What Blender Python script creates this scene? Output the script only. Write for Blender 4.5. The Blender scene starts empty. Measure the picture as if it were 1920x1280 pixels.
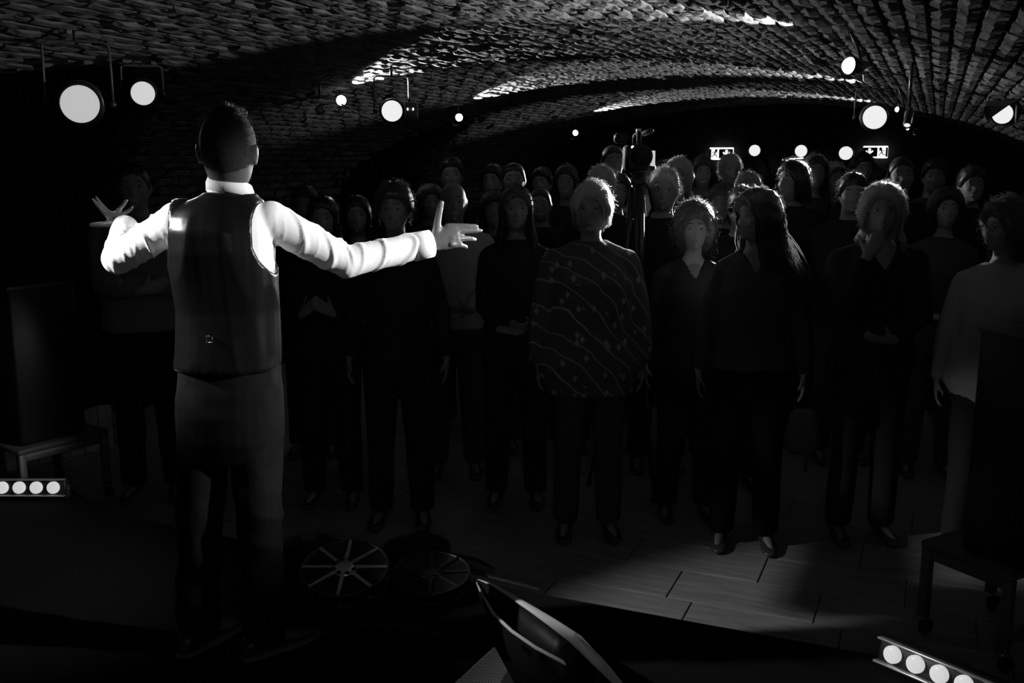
import bpy, math, random
import numpy as np
from mathutils import Vector, Matrix

rnd = random.Random(11)
nrs = np.random.RandomState(5)
scene = bpy.context.scene
COL = scene.collection

# ------------------------------------------------------------------ camera
F_PX = 1850.0
TH = math.atan(345 / F_PX)
PH = math.atan(800 * math.cos(TH) / F_PX)
CAM_H = 1.83
FW = np.array([-math.sin(PH), math.cos(PH), 0.0])      # level forward direction
RT = np.array([math.cos(PH), math.sin(PH), 0.0])       # to the right
UP = np.array([0.0, 0.0, 1.0])
CAM = np.array([0.0, 0.0, CAM_H])
_F = FW * math.cos(TH) - UP * math.sin(TH)
_U = FW * math.sin(TH) + UP * math.cos(TH)
cam_data = bpy.data.cameras.new('camera')
cam_data.sensor_width = 36.0
cam_data.lens = F_PX / 1920 * 36.0
cam_data.clip_start = 0.05
cam_data.clip_end = 100
cam = bpy.data.objects.new('camera', cam_data)
COL.objects.link(cam)
cam.location = CAM
cam.rotation_euler = (math.pi / 2 - TH, 0, PH)
scene.camera = cam

# ------------------------------------------------------------------ world, exposure
world = bpy.data.worlds.new('cellar_air')
scene.world = world
world.use_nodes = True
world.node_tree.nodes['Background'].inputs[0].default_value = (1, 1, 1, 1)
world.node_tree.nodes['Background'].inputs[1].default_value = 0.0
vs = scene.view_settings
vs.view_transform = 'Standard'
vs.look = 'None'
vs.gamma = 1.0
vs.use_curve_mapping = False
vs.exposure = 0.0

# lamp powers (W) in one place
PW_HERO_LEFT = 330.0
PW_HERO_RIGHT = 360.0
PW_FILL = 2.4  # weak unseen fill, added to lift the dim faces
PW_VAULT = {'L1': 460.0, 'L2': 400.0, 'L3': 300.0, 'R0': 115.0, 'R2': 200.0, 'R3': 230.0}
PW_FRONT = {'left_near': 10.0, 'left_far': 6.0, 'centre': 25.0, 'right': 9500.0, 'cluster': 90.0, 'right_up': 10.0, 'right_out': 8.0, 'back': 1800.0}
LENS_GLOW = 6.0

def area_lamp(name, loc, target, power, size):
    d = bpy.data.lights.new(name, 'AREA')
    d.energy = power
    d.size = size
    o = bpy.data.objects.new(name, d)
    COL.objects.link(o)
    o.location = loc
    o.rotation_euler = (Vector(target) - Vector(loc)).to_track_quat('-Z', 'Y').to_euler()
    return o

def spot_lamp(name, loc, target, power, angle, blend=0.5, radius=0.04, parent=None):
    d = bpy.data.lights.new(name, 'SPOT')
    d.energy = power
    d.spot_size = math.radians(angle)
    d.spot_blend = blend
    d.shadow_soft_size = radius
    o = bpy.data.objects.new(name, d)
    COL.objects.link(o)
    o.location = loc
    o.rotation_euler = (Vector(target) - Vector(loc)).to_track_quat('-Z', 'Y').to_euler()
    return o

def CL(l, d, z):
    """point l metres right and d metres ahead of the camera, z above the floor"""
    p = FW * d + RT * l
    return (p[0], p[1], z)

# stage side lights (on the rig above the stage, out of the frame) and an added weak fill behind the camera
spot_lamp('stage_side_light', CL(-2.6, 3.02, 2.2), CL(-1.15, 3.20, 1.46), PW_HERO_LEFT, 30, 0.7, 0.03)
spot_lamp('stage_side_light', CL(1.5, 2.68, 2.08), CL(-0.75, 3.25, 1.26), PW_HERO_RIGHT, 34, 0.7, 0.03)
area_lamp('added_front_fill', CL(0.1, -0.6, 1.9), CL(-0.1, 5.0, 0.3), PW_FILL, 0.4)

# ------------------------------------------------------------------ photo geometry helpers
def ray(px, py):
    return _F + RT * (px - 960) / F_PX + _U * (640 - py) / F_PX
def P(px, py, d):
    r = ray(px, py)
    return CAM + r * d / (r @ FW)
def G(px, py, z=0.0):
    r = ray(px, py)
    return CAM + r * (z - CAM_H) / r[2]
def YP(px, py, y):
    r = ray(px, py)
    return CAM + r * y / r[1]
def A(*v):
    return np.array(v, dtype=float)
def nz(v):
    v = np.asarray(v, float)
    return v / (np.linalg.norm(v) + 1e-12)

# ------------------------------------------------------------------ mesh building
class MB:
    def __init__(self):
        self.v = []; self.f = []; self.m = []; self.n = 0; self.mi = 0
    def add(self, v, f):
        v = np.asarray(v, float).reshape(-1, 3)
        b = self.n
        self.v.append(v); self.n += len(v)
        self.f.extend([tuple(i + b for i in q) for q in f])
        self.m.extend([self.mi] * len(f))
        return self
    def mesh(self, name, mats=(), smooth=True):
        me = bpy.data.meshes.new(name)
        me.from_pydata(np.concatenate(self.v).tolist(), [], self.f)
        for mm in (mats if isinstance(mats, (list, tuple)) else [mats]):
            me.materials.append(mm)
        if any(self.m):
            me.polygons.foreach_set('material_index', self.m)
        if smooth:
            me.polygons.foreach_set('use_smooth', [True] * len(me.polygons))
        me.update()
        return me
    def box(self, c, s, rot=None):
        c = np.asarray(c, float); s = np.asarray(s, float) / 2
        v = np.array([[x, y, z] for x in (-1, 1) for y in (-1, 1) for z in (-1, 1)]) * s
        if rot is not None: v = v @ np.asarray(rot).T
        return self.add(v + c, [(0, 1, 3, 2), (4, 6, 7, 5), (0, 4, 5, 1), (2, 3, 7, 6), (0, 2, 6, 4), (1, 5, 7, 3)])
    def bbox(self, lo, hi, bev=0.004):
        """box with bevelled edges"""
        lo = np.asarray(lo, float); hi = np.asarray(hi, float)
        c = (lo + hi) / 2; s = (hi - lo) / 2
        b = min(bev, s.min() * .45)
        pts = []; idx = {}
        for sx in (-1, 1):
            for sy in (-1, 1):
                for sz in (-1, 1):
                    for ax in range(3):
                        q = np.array([sx, sy, sz]) * (s - b)
                        q[ax] += (sx, sy, sz)[ax] * b
                        idx[(sx, sy, sz, ax)] = len(pts); pts.append(c + q)
        F = []
        sg = [(-1, -1), (1, -1), (1, 1), (-1, 1)]
        def key(ax, s0, s1, s2, a):
            k = [0, 0, 0]; k[ax] = s0; k[(ax + 1) % 3] = s1; k[(ax + 2) % 3] = s2
            return idx[(k[0], k[1], k[2], a)]
        for ax in range(3):
            for s0 in (-1, 1):
                q = [key(ax, s0, u, w, ax) for u, w in sg]
                F.append(tuple(q if s0 > 0 else q[::-1]))
            for u, w in sg:
                o1, o2 = (ax + 1) % 3, (ax + 2) % 3
                q = [key(ax, -1, u, w, o1), key(ax, 1, u, w, o1), key(ax, 1, u, w, o2), key(ax, -1, u, w, o2)]
                F.append(tuple(q if u * w < 0 else q[::-1]))
        for sx in (-1, 1):
            for sy in (-1, 1):
                for sz in (-1, 1):
                    q = [idx[(sx, sy, sz, a)] for a in range(3)]
                    F.append(tuple(q if sx * sy * sz > 0 else q[::-1]))
        return self.add(pts, F)
    def loft(self, rings, cap=True, closed=False):
        n = len(rings[0]); V = np.concatenate(rings); F = []
        k = len(rings)
        for i in range(k if closed else k - 1):
            a = i * n; b = ((i + 1) % k) * n
            for j in range(n):
                j2 = (j + 1) % n
                F.append((a + j, a + j2, b + j2, b + j))
        if cap and not closed:
            F.append(tuple(range(n))[::-1]); F.append(tuple((k - 1) * n + j for j in range(n)))
        return self.add(V, F)
    def tube(self, pts, radii, n=10, flat=1.0, ref=None, round_ends=False, closed=False):
        pts = [np.asarray(p, float) for p in pts]
        if np.isscalar(radii): radii = [radii] * len(pts)
        radii = list(radii)
        if round_ends:
            t0 = nz(pts[1] - pts[0]); t1 = nz(pts[-1] - pts[-2])
            r0, r1 = radii[0], radii[-1]
            pts = [pts[0] - t0 * r0 * .95, pts[0] - t0 * r0 * .7] + pts + [pts[-1] + t1 * r1 * .7, pts[-1] + t1 * r1 * .95]
            radii = [r0 * .3, r0 * .72] + radii + [r1 * .72, r1 * .3]
        m = len(pts); rings = []; u = None
        for i in range(m):
            if closed: t = nz(pts[(i + 1) % m] - pts[i - 1])
            else: t = nz(pts[min(i + 1, m - 1)] - pts[max(i - 1, 0)])
            if u is None:
                r = np.asarray(ref, float) if ref is not None else (A(0, 0, 1) if abs(t[2]) < .9 else A(0, 1, 0))
                u = nz(r - t * (r @ t))
            else: u = nz(u - t * (u @ t))
            w = np.cross(t, u)
            a = np.arange(n) * 2 * math.pi / n
            rings.append(pts[i] + radii[i] * (np.cos(a)[:, None] * u + flat * np.sin(a)[:, None] * w))
        return self.loft(rings, closed=closed)
    def ell(self, c, r, rot=None, nu=16, nv=10):
        c = np.asarray(c, float); r = np.asarray(r, float) * np.ones(3)
        V = [A(0, 0, 1)]
        for i in range(1, nv):
            ph = math.pi * i / nv
            for j in range(nu):
                a = 2 * math.pi * j / nu
                V.append(A(math.sin(ph) * math.cos(a), math.sin(ph) * math.sin(a), math.cos(ph)))
        V.append(A(0, 0, -1)); V = np.array(V) * r
        if rot is not None: V = V @ np.asarray(rot).T
        F = [(0, 1 + j, 1 + (j + 1) % nu) for j in range(nu)]
        for i in range(nv - 2):
            for j in range(nu):
                a = 1 + i * nu; b = a + nu; j2 = (j + 1) % nu
                F.append((a + j, b + j, b + j2, a + j2))
        last = 1 + (nv - 1) * nu; b = last - nu
        F += [(last, b + (j + 1) % nu, b + j) for j in range(nu)]
        return self.add(V + c, F)
    def cyl(self, c, axis, r, h, n=24, r2=None):
        axis = nz(axis); c = np.asarray(c, float)
        return self.tube([c - axis * h / 2, c + axis * h / 2], [r, r if r2 is None else r2], n=n)
    def lathe(self, c, axis, prof, n=24, ref=None):
        """prof: list of (along axis, radius)"""
        axis = nz(axis); c = np.asarray(c, float)
        r = np.asarray(ref, float) if ref is not None else (A(0, 0, 1) if abs(axis[2]) < .9 else A(0, 1, 0))
        u = nz(r - axis * (r @ axis)); w = np.cross(axis, u)
        a = np.arange(n) * 2 * math.pi / n
        return self.loft([c + axis * h + rr * (np.cos(a)[:, None] * u + np.sin(a)[:, None] * w) for h, rr in prof])

def link(name, me, parent=None, loc=None):
    o = bpy.data.objects.new(name, me)
    COL.objects.link(o)
    if parent is not None: o.parent = parent
    if loc is not None: o.location = loc
    return o
def tag(o, label=None, cat=None, group=None, kind=None):
    if label: o['label'] = label
    if cat: o['category'] = cat
    if group: o['group'] = group
    if kind: o['kind'] = kind
    return o
def empty(name, loc, label, cat, group=None, rz=0.0):
    o = bpy.data.objects.new(name, None)
    o.empty_display_size = .1
    COL.objects.link(o); o.location = loc; o.rotation_euler = (0, 0, rz)
    return tag(o, label, cat, group)

# ------------------------------------------------------------------ materials
def mat(name, val, rough=.7, spec=.3, metal=0.0, bump=0.0, bscale=60.0, sheen=0.0, var=0.0, vscale=8.0, emit=0.0, stretch=None, coat=0.0):
    m = bpy.data.materials.new(name); m.use_nodes = True
    nt = m.node_tree; b = nt.nodes['Principled BSDF']
    b.inputs['Base Color'].default_value = (val, val, val, 1)
    b.inputs['Roughness'].default_value = rough
    b.inputs['Specular IOR Level'].default_value = spec
    b.inputs['Metallic'].default_value = metal
    if sheen: b.inputs['Sheen Weight'].default_value = sheen
    if coat: b.inputs['Coat Weight'].default_value = coat
    if emit:
        b.inputs['Emission Color'].default_value = (1, 1, 1, 1)
        b.inputs['Emission Strength'].default_value = emit
    tc = nt.nodes.new('ShaderNodeTexCoord'); src = tc.outputs['Object']
    if stretch:
        mp = nt.nodes.new('ShaderNodeMapping'); mp.inputs['Scale'].default_value = stretch
        nt.links.new(src, mp.inputs['Vector']); src = mp.outputs['Vector']
    if var:
        n = nt.nodes.new('ShaderNodeTexNoise'); n.inputs['Scale'].default_value = vscale; n.inputs['Detail'].default_value = 4
        nt.links.new(src, n.inputs['Vector'])
        r = nt.nodes.new('ShaderNodeMapRange')
        r.inputs[1].default_value = .3; r.inputs[2].default_value = .7
        r.inputs[3].default_value = max(0, val * (1 - var)); r.inputs[4].default_value = min(1, val * (1 + var))
        nt.links.new(n.outputs['Fac'], r.inputs[0]); nt.links.new(r.outputs[0], b.inputs['Base Color'])
    if bump:
        n = nt.nodes.new('ShaderNodeTexNoise'); n.inputs['Scale'].default_value = bscale; n.inputs['Detail'].default_value = 3
        nt.links.new(src, n.inputs['Vector'])
        bp = nt.nodes.new('ShaderNodeBump'); bp.inputs['Strength'].default_value = bump; bp.inputs['Distance'].default_value = .01
        nt.links.new(n.outputs['Fac'], bp.inputs['Height']); nt.links.new(bp.outputs[0], b.inputs['Normal'])
    return m

M_BRICK = mat('old_brick', .10, .9, .15, bump=.6, bscale=45, var=.45, vscale=9)
M_MORTAR = mat('mortar', .025, .95, .1, bump=.4, bscale=40, var=.3)
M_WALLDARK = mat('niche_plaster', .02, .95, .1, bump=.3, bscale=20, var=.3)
M_TILE = mat('stone_tile', .20, .5, .35, bump=.12, bscale=30, var=.28, vscale=3.0, stretch=(1, 9, 1))
M_GROUT = mat('grout', .08, .9, .1)
M_STAGE = mat('black_stage_carpet', .006, .95, .1, bump=.3, bscale=200)
M_BLACK = mat('black_paint', .008, .5, .4, bump=.05, bscale=150)
M_BLACKM = mat('black_metal', .03, .35, .5)
M_STEEL = mat('steel', .45, .3, .5, metal=.9)
M_ALU = mat('bare_aluminium', .6, .35, .5, metal=.7)
M_GREYM = mat('grey_painted_metal', .08, .5, .4)
M_LENS = mat('lit_lens', .8, .3, emit=LENS_GLOW)
M_LENSDIM = mat('lit_led_lens', .3, .3, emit=0.55)
GLOWS = {v: mat('lit_spotlight_lens', .1, .3, .1, emit=v) for v in (.50, .62, .85)}
M_LENSOFF = mat('unlit_lens', .25, .1, .6)
M_RUBBER = mat('black_rubber', .02, .6, .3)
M_WOOD = mat('dark_wood', .06, .55, .3, var=.4, vscale=6, stretch=(1, 1, 10))
M_WHITEP = mat('off_white_board', .45, .7, .2, var=.2)
M_SKIN = mat('skin', .22, .5, .35, bump=.05, bscale=120)
M_SKIN2 = mat('shaded_skin', .085, .45, .4, bump=.05, bscale=120)  # performer's skin, with the shade on neck and hands put into the colour
M_EYEW = mat('eye_white', .26, .2, .5)
M_LIP = mat('lips', .2, .4, .4)
M_TEETH = mat('teeth', .32, .3, .4)
M_EYED = mat('eye_iris', .03, .1, .6)
M_HAIRD = mat('dark_hair', .02, .42, .5)
M_CROP = mat('cropped_hair', .03, .85, .12)
M_HAIRM = mat('brown_hair', .06, .42, .5)
M_HAIRL = mat('fair_hair', .30, .45, .5)
M_HAIRG = mat('grey_hair', .42, .5, .4)
def hair_strand_mat(name, val, trans):
    m = mat(name, val, .4, .6); nt = m.node_tree
    tr = nt.nodes.new('ShaderNodeBsdfTranslucent'); tr.inputs[0].default_value = (trans, trans, trans, 1)
    mx = nt.nodes.new('ShaderNodeMixShader'); mx.inputs[0].default_value = .5
    out = nt.nodes['Material Output']
    nt.links.new(nt.nodes['Principled BSDF'].outputs[0], mx.inputs[1]); nt.links.new(tr.outputs[0], mx.inputs[2]); nt.links.new(mx.outputs[0], out.inputs['Surface'])
    return m
STRAND = {'cropped_hair': hair_strand_mat('cropped_hair_strands', .04, .10), 'dark_hair': hair_strand_mat('dark_hair_strands', .02, .12), 'brown_hair': hair_strand_mat('brown_hair_strands', .06, .30),
          'fair_hair': hair_strand_mat('fair_hair_strands', .30, .60), 'grey_hair': hair_strand_mat('grey_hair_strands', .40, .70)}
M_SHIRT = mat('white_cotton', .75, .8, .2, bump=.08, bscale=300, sheen=.2)
M_VEST = mat('dark_satin', .005, .30, .24, bump=.03, bscale=250)
M_DENIM = mat('dark_denim', .009, .9, .03, bump=.12, bscale=350, var=.25, vscale=14)
M_SHOE = mat('dark_leather', .04, .4, .5)
M_CLB = mat('black_cloth', .018, .85, .2, bump=.1, bscale=200)
M_CLD = mat('dark_grey_cloth', .05, .85, .2, bump=.1, bscale=200)
M_CLM = mat('mid_grey_knit', .15, .9, .1, bump=.3, bscale=160)
M_CLL = mat('light_shirting', .32, .85, .2, bump=.1, bscale=200)
M_CLW = mat('pale_cloth', .5, .85, .2, bump=.1, bscale=200)
M_GOLD = mat('polished_metal', .8, .15, .6, metal=1.0)
M_GLASSF = mat('spectacle_frame', .02, .3, .5)

# ------------------------------------------------------------------ room shell
XC, ZS, VA, VB = -2.0, 1.39, 3.30, 1.10          # vault centre line, spring height, half width, rise
XL, XR = XC - VA, XC + VA
Y0, Y1 = -2.6, 13.0
NICHES = [(4.05, 1.45, 2.31), (8.95, .88, 2.20)]   # centre y, half width, crown height of the openings in the left wall
NZ0 = 1.25
def vz(x):
    return ZS + VB * np.sqrt(np.maximum(0, 1 - ((x - XC) / VA) ** 2))
def niche_top(y):
    """height of the niche crown over y (or -1 outside every niche)"""
    y = np.asarray(y, float); z = np.full(y.shape, -1.0)
    for yc, h, top in NICHES:
        t = 1 - ((y - yc) / h) ** 2
        z = np.where(t > 0, NZ0 + (top - NZ0) * np.sqrt(np.maximum(t, 0)), z)
    return z
def in_hole(x, y, z):
    return (x < XC) & (z < niche_top(y))

# vault profile parametrised by arc length
_t = np.linspace(math.pi, 0, 2001)
_px = XC + VA * np.cos(_t); _pz = ZS + VB * np.sin(_t)
_s = np.concatenate([[0], np.cumsum(np.hypot(np.diff(_px), np.diff(_pz)))])
WALL_H = ZS
SARC = _s[-1]
def prof(s):
    """s<0: left wall going down; 0..SARC: vault; > SARC: right wall. returns x, z, tangent, inward normal"""
    s = np.asarray(s, float)
    x = np.interp(s, _s, _px); z = np.interp(s, _s, _pz)
    e = .01
    tx = np.interp(s + e, _s, _px) - np.interp(s - e, _s, _px); tz = np.interp(s + e, _s, _pz) - np.interp(s - e, _s, _pz)
    l = np.hypot(tx, tz) + 1e-9; tx /= l; tz /= l
    lo = s < 0; hi = s > SARC
    x = np.where(lo, XL, np.where(hi, XR, x)); z = np.where(lo, ZS + s, np.where(hi, ZS - (s - SARC), z))
    tx = np.where(lo | hi, 0, tx); tz = np.where(lo, 1, np.where(hi, -1, tz))
    return x, z, tx, tz, tz, -tx           # inward normal (nx,nz) = (tz,-tx)

# backing shells
ss = np.arange(-WALL_H, SARC + WALL_H + .03, .05); ys = np.arange(Y0, Y1 + .01, .06)
x_, z_, _, _, nx_, nz_ = prof(ss)
X, Yg = np.meshgrid(x_, ys, indexing='ij'); Z, _ = np.meshgrid(z_, ys, indexing='ij')
def shell_mesh(name, i0, i1):
    mb = MB(); ny = len(ys)
    V = np.stack([X[i0:i1], Yg[i0:i1], Z[i0:i1]], -1).reshape(-1, 3); F = []
    hole = in_hole(X[i0:i1], Yg[i0:i1], Z[i0:i1])
    for i in range(i1 - i0 - 1):
        for j in range(ny - 1):
            if hole[i, j] and hole[i + 1, j] and hole[i, j + 1] and hole[i + 1, j + 1]: continue
            a = i * ny + j
            F.append((a, a + 1, a + ny + 1, a + ny))
    used = np.unique(np.array(F)); remap = -np.ones(len(V), int); remap[used] = np.arange(len(used))
    mb.add(V[used], [tuple(remap[list(f)]) for f in F])
    return mb.mesh(name, M_MORTAR)
iA = int(np.searchsorted(ss, 0)); iB = int(np.searchsorted(ss, SARC))
wall_left = tag(link('wall_left', shell_mesh('wall_left', 0, iA + 1)), 'brick side wall left of the crowd with arched recesses', kind='structure')
ceiling = tag(link('ceiling', shell_mesh('ceiling', iA, iB + 1)), 'low brick barrel vault over the audience', kind='structure')
wall_right = tag(link('wall_right', shell_mesh('wall_right', iB, len(ss))), 'plain wall on the right of the cellar', kind='structure')

# niches: little cross vaults running out to the left
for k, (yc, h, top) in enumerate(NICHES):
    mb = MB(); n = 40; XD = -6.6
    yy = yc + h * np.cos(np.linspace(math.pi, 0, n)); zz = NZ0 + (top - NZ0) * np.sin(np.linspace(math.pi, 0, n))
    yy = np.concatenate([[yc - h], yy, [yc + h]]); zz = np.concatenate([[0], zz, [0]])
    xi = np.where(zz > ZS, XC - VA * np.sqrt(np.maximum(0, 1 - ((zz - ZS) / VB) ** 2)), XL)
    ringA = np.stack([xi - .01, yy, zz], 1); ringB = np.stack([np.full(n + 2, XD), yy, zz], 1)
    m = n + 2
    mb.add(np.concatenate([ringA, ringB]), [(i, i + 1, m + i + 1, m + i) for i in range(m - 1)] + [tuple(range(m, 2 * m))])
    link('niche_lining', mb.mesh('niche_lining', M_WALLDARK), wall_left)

mb = MB()
pr = [(float(a), float(b)) for a, b in zip(x_, z_)]
for name, yw in (('wall_back', Y1), ('wall_front', Y0)):
    mb = MB(); n = len(pr)
    mb.add([(a, yw, b) for a, b in pr], [tuple(range(n)) if yw == Y1 else tuple(range(n))[::-1]])
    o = tag(link(name, mb.mesh(name, M_WALLDARK, smooth=False)), 'dark end wall behind the crowd with the exit signs' if yw == Y1 else 'dark wall behind the stage', kind='structure')
    if yw == Y1: wall_back = o

# bricks -----------------------------------------------------------------
BL, BW = .262, .078          # module: along the room, across
def brick_variant(seed, l, w, d=.055, nl=5, nw=2):
    """chipped brick, exposed face towards +z, long side along y"""
    r = np.random.RandomState(seed)
    xs = np.linspace(-w / 2, w / 2, nw + 1); yl = np.linspace(-l / 2, l / 2, nl + 1)
    V = []
    for i, a in enumerate(xs):
        for j, b in enumerate(yl):
            edge = (i in (0, nw)) + (j in (0, nl))
            V.append([a * (1 - .05 * edge) + r.normal(0, .0018), b + r.normal(0, .003) * (edge > 0), -.004 * edge + r.normal(0, .0022) - (r.rand() < .2) * edge * .008])
    top = len(V)
    F = [(i * (nl + 1) + j, (i + 1) * (nl + 1) + j, (i + 1) * (nl + 1) + j + 1, i * (nl + 1) + j + 1) for i in range(nw) for j in range(nl)]
    border = [(i, 0) for i in range(nw + 1)] + [(nw, j) for j in range(1, nl + 1)] + [(i, nl) for i in range(nw - 1, -1, -1)] + [(0, j) for j in range(nl - 1, 0, -1)]
    for (i, j) in border:
        p = V[i * (nl + 1) + j]
        V.append([xs[i], yl[j], -d])
    nb = len(border)
    for k in range(nb):
        i, j = border[k]; i2, j2 = border[(k + 1) % nb]
        F.append((i * (nl + 1) + j, top + k, top + (k + 1) % nb, i2 * (nl + 1) + j2))
    return np.array(V), F
NV = 8
BV = [brick_variant(20 + k, BL - .016, BW - .015) for k in range(NV)]
BMESH = []
for v, f in BV:
    BMESH.append(MB().add(v, f).mesh('brick', M_BRICK, smooth=False))

def cam_px(p):
    q = p - CAM
    z = q @ _F
    return 960 + F_PX * (q @ RT) / z, 640 - F_PX * (q @ _U) / z, z
bricks = []          # (area, matrix 3x3, pos, variant, which)
ncourse = int((SARC + 2 * WALL_H) / BW)
for c in range(ncourse):
    s = -WALL_H + (c + .5) * BW
    x, z, tx, tz, nx, nzz = [float(q) for q in prof(s)]
    if z < .05: continue
    off = (c % 2) * BL / 2 + rnd.uniform(-.03, .03)
    y = .6 + off
    while y < Y1 - .1:
        if not (x < XC and z < float(niche_top(np.array(y))) + .02) and not (s > SARC and z < 1.0):
            yaw = rnd.gauss(0, .012); roll = rnd.gauss(0, .028)
            T = A(tx, 0, tz); N = A(nx, 0, nzz); Yv = A(0, 1, 0)
            proud = .016 + rnd.gauss(0, .003) + (rnd.random() < .05) * .010
            # local x -> -T so that (x,y,z) is right-handed with z=N
            Xv = np.cross(Yv, N)
            M = np.stack([Xv, Yv, N], 1)
            cy, sy = math.cos(yaw), math.sin(yaw); cr, sr = math.cos(roll), math.sin(roll)
            M = M @ A(cy, -sy, 0, sy, cy, 0, 0, 0, 1).reshape(3, 3) @ A(cr, 0, sr, 0, 1, 0, -sr, 0, cr).reshape(3, 3)
            pos = A(x, y + rnd.gauss(0, .004), z) + N * proud
            px, py, dz = cam_px(pos)
            area = 0
            if dz > .3 and -20 < px < 1940 and -20 < py < 430:
                area = abs(N @ nz(CAM - pos)) / dz ** 2
            which = 0 if 0 <= s <= SARC else (1 if s < 0 else 2)
            bricks.append((area, M, pos, rnd.randrange(NV), which))
        y += BL
bricks.sort(key=lambda b: -b[0])
parents = [ceiling, wall_left, wall_right]
rest = {0: MB(), 1: MB(), 2: MB()}
for k, (ar, M, pos, v, which) in enumerate(bricks):
    if k < 300 and ar > 0:
        o = bpy.data.objects.new('brick', BMESH[v]); COL.objects.link(o)
        m4 = Matrix([[M[0, 0], M[0, 1], M[0, 2], pos[0]], [M[1, 0], M[1, 1], M[1, 2], pos[1]], [M[2, 0], M[2, 1], M[2, 2], pos[2]], [0, 0, 0, 1]])
        o.parent = parents[which]; o.matrix_local = m4
    else:
        rest[which].add(BV[v][0] @ M.T + pos, BV[v][1])
for w in (0, 1, 2):
    if rest[w].n:
        tag(link('brick_courses', rest[w].mesh('brick_courses', M_BRICK, smooth=False), parents[w]), kind='stuff')

# ragged arch of bricks round each recess
arch = []
for (yc, h, top) in NICHES:
    a = .10
    while a < math.pi - .1:
        y = yc - h * math.cos(a); z = NZ0 + (top - NZ0) * math.sin(a)
        x = XC - VA * math.sqrt(max(0, 1 - ((z - ZS) / VB) ** 2)) if z > ZS else XL
        T = nz(A(0, h * math.sin(a), (top - NZ0) * math.cos(a)))
        N = -nz(A(0, -T[2], T[1])); 
        if N[2] > 0: N = -N
        arch.append((A(x - .10, y, z) - N * (-.012 + rnd.gauss(0, .006)), T, N))
        a += .085 / math.hypot(h * math.sin(a), (top - NZ0) * math.cos(a))
for pos, T, N in arch:
    Yv = nz(np.cross(N, T)); M = np.stack([T, np.cross(N, T), N], 1)
    o = bpy.data.objects.new('arch_brick', BMESH[rnd.randrange(NV)]); COL.objects.link(o)
    o.parent = wall_left
    pos = pos + rnd.gauss(0, .01) * np.cross(N, T)
    o.matrix_local = Matrix([[M[i, 0], M[i, 1], M[i, 2], pos[i]] for i in range(3)] + [[0, 0, 0, 1]])

# blind arch on the back wall
mb = MB()
bc = YP(1520, 400, Y1)
for k in range(21):
    a = math.pi * k / 20
    p = A(bc[0] - 1.05 * math.cos(a), Y1 - .04, bc[2] + .68 * math.sin(a))
    r = A(math.cos(a), 0, 0); rad = nz(A(-math.cos(a) / 1.05, 0, math.sin(a) / .68))
    tan = np.cross(A(0, 1, 0), rad)
    o = link('arch_brick', MB().box((0, 0, 0), (.115, .09, .24)).mesh('arch_brick', M_BRICK, smooth=False), wall_back)
    o.matrix_local = Matrix([[tan[i], A(0, 1, 0)[i], rad[i], p[i]] for i in range(3)] + [[0, 0, 0, 1]])

# floor ------------------------------------------------------------------
mb = MB(); mb.box((XC, (Y0 + Y1) / 2, -.055), (VA * 2 + 3.0, Y1 - Y0, .1))
floor = tag(link('floor', mb.mesh('floor', M_GROUT, smooth=False)), 'pale stone plank floor between stage and crowd', kind='structure')
TL, TW = .60, .30
tiles = []
row = 0; y = 3.255
while y < Y1 - .1:
    off = {0: -.24, 1: .16, 2: .05}[row % 3] + rnd.uniform(-.02, .02) - 6.36
    x = off
    while x < XR:
        cx, cy = x + TL / 2, y + TW / 2
        if cx > XL - .1: tiles.append((cx, cy))
        x += TL
    y += TW; row += 1
def in_view(px, py): return -60 < px < 1980 and -60 < py < 1340
tl = []
for cx, cy in tiles:
    px, py, dz = cam_px(A(cx, cy, 0)); tl.append(((1 / dz if in_view(px, py) else 0), cx, cy))
tl.sort(key=lambda t: -t[0])
TM = [MB().bbox((-TL / 2 + .003, -TW / 2 + .003, -.012), (TL / 2 - .003, TW / 2 - .003, 0), .002).mesh('tile', M_TILE, smooth=False) for _ in range(1)]
TV = []
resttile = MB()
for k, (ar, cx, cy) in enumerate(tl):
    if k < 290 and ar > 0:
        o = bpy.data.objects.new('tile', TM[0]); COL.objects.link(o); o.parent = floor
        o.location = (cx, cy, rnd.uniform(-.0008, .0008)); o.rotation_euler = (rnd.gauss(0, .0015), rnd.gauss(0, .001), math.pi * rnd.randrange(2))
    else:
        resttile.bbox((cx - TL / 2 + .003, cy - TW / 2 + .003, -.012), (cx + TL / 2 - .003, cy + TW / 2 - .003, 0), .002)
tag(link('tile_paving', resttile.mesh('tile_paving', M_TILE, smooth=False), floor), kind='stuff')

# stage ------------------------------------------------------------------
SZ = .16
e = G(215, 965, SZ); YE = 3.352
pts = [(XL + .02, 3.62), (e[0] - .6, 3.62), (e[0], YE), (XR - .02, YE), (XR - .02, Y0 + .02), (XL + .02, Y0 + .02)]
mb = MB(); n = len(pts)
V = [(a, b, SZ) for a, b in pts] + [(a, b, 0) for a, b in pts]
mb.add(V, [tuple(range(n))[::-1]] + [(i, (i + 1) % n, n + (i + 1) % n, n + i) for i in range(n)])
tag(link('floor_stage', mb.mesh('stage', M_STAGE, smooth=False)), 'low black stage the performer stands on', kind='structure')

# ------------------------------------------------------------------ lamps
HERO_CHEST = P(425, 470, 3.17)
def lamp_frame(d):
    d = nz(d); r = nz(np.cross(d, UP)); return d, r, np.cross(r, d)

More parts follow.
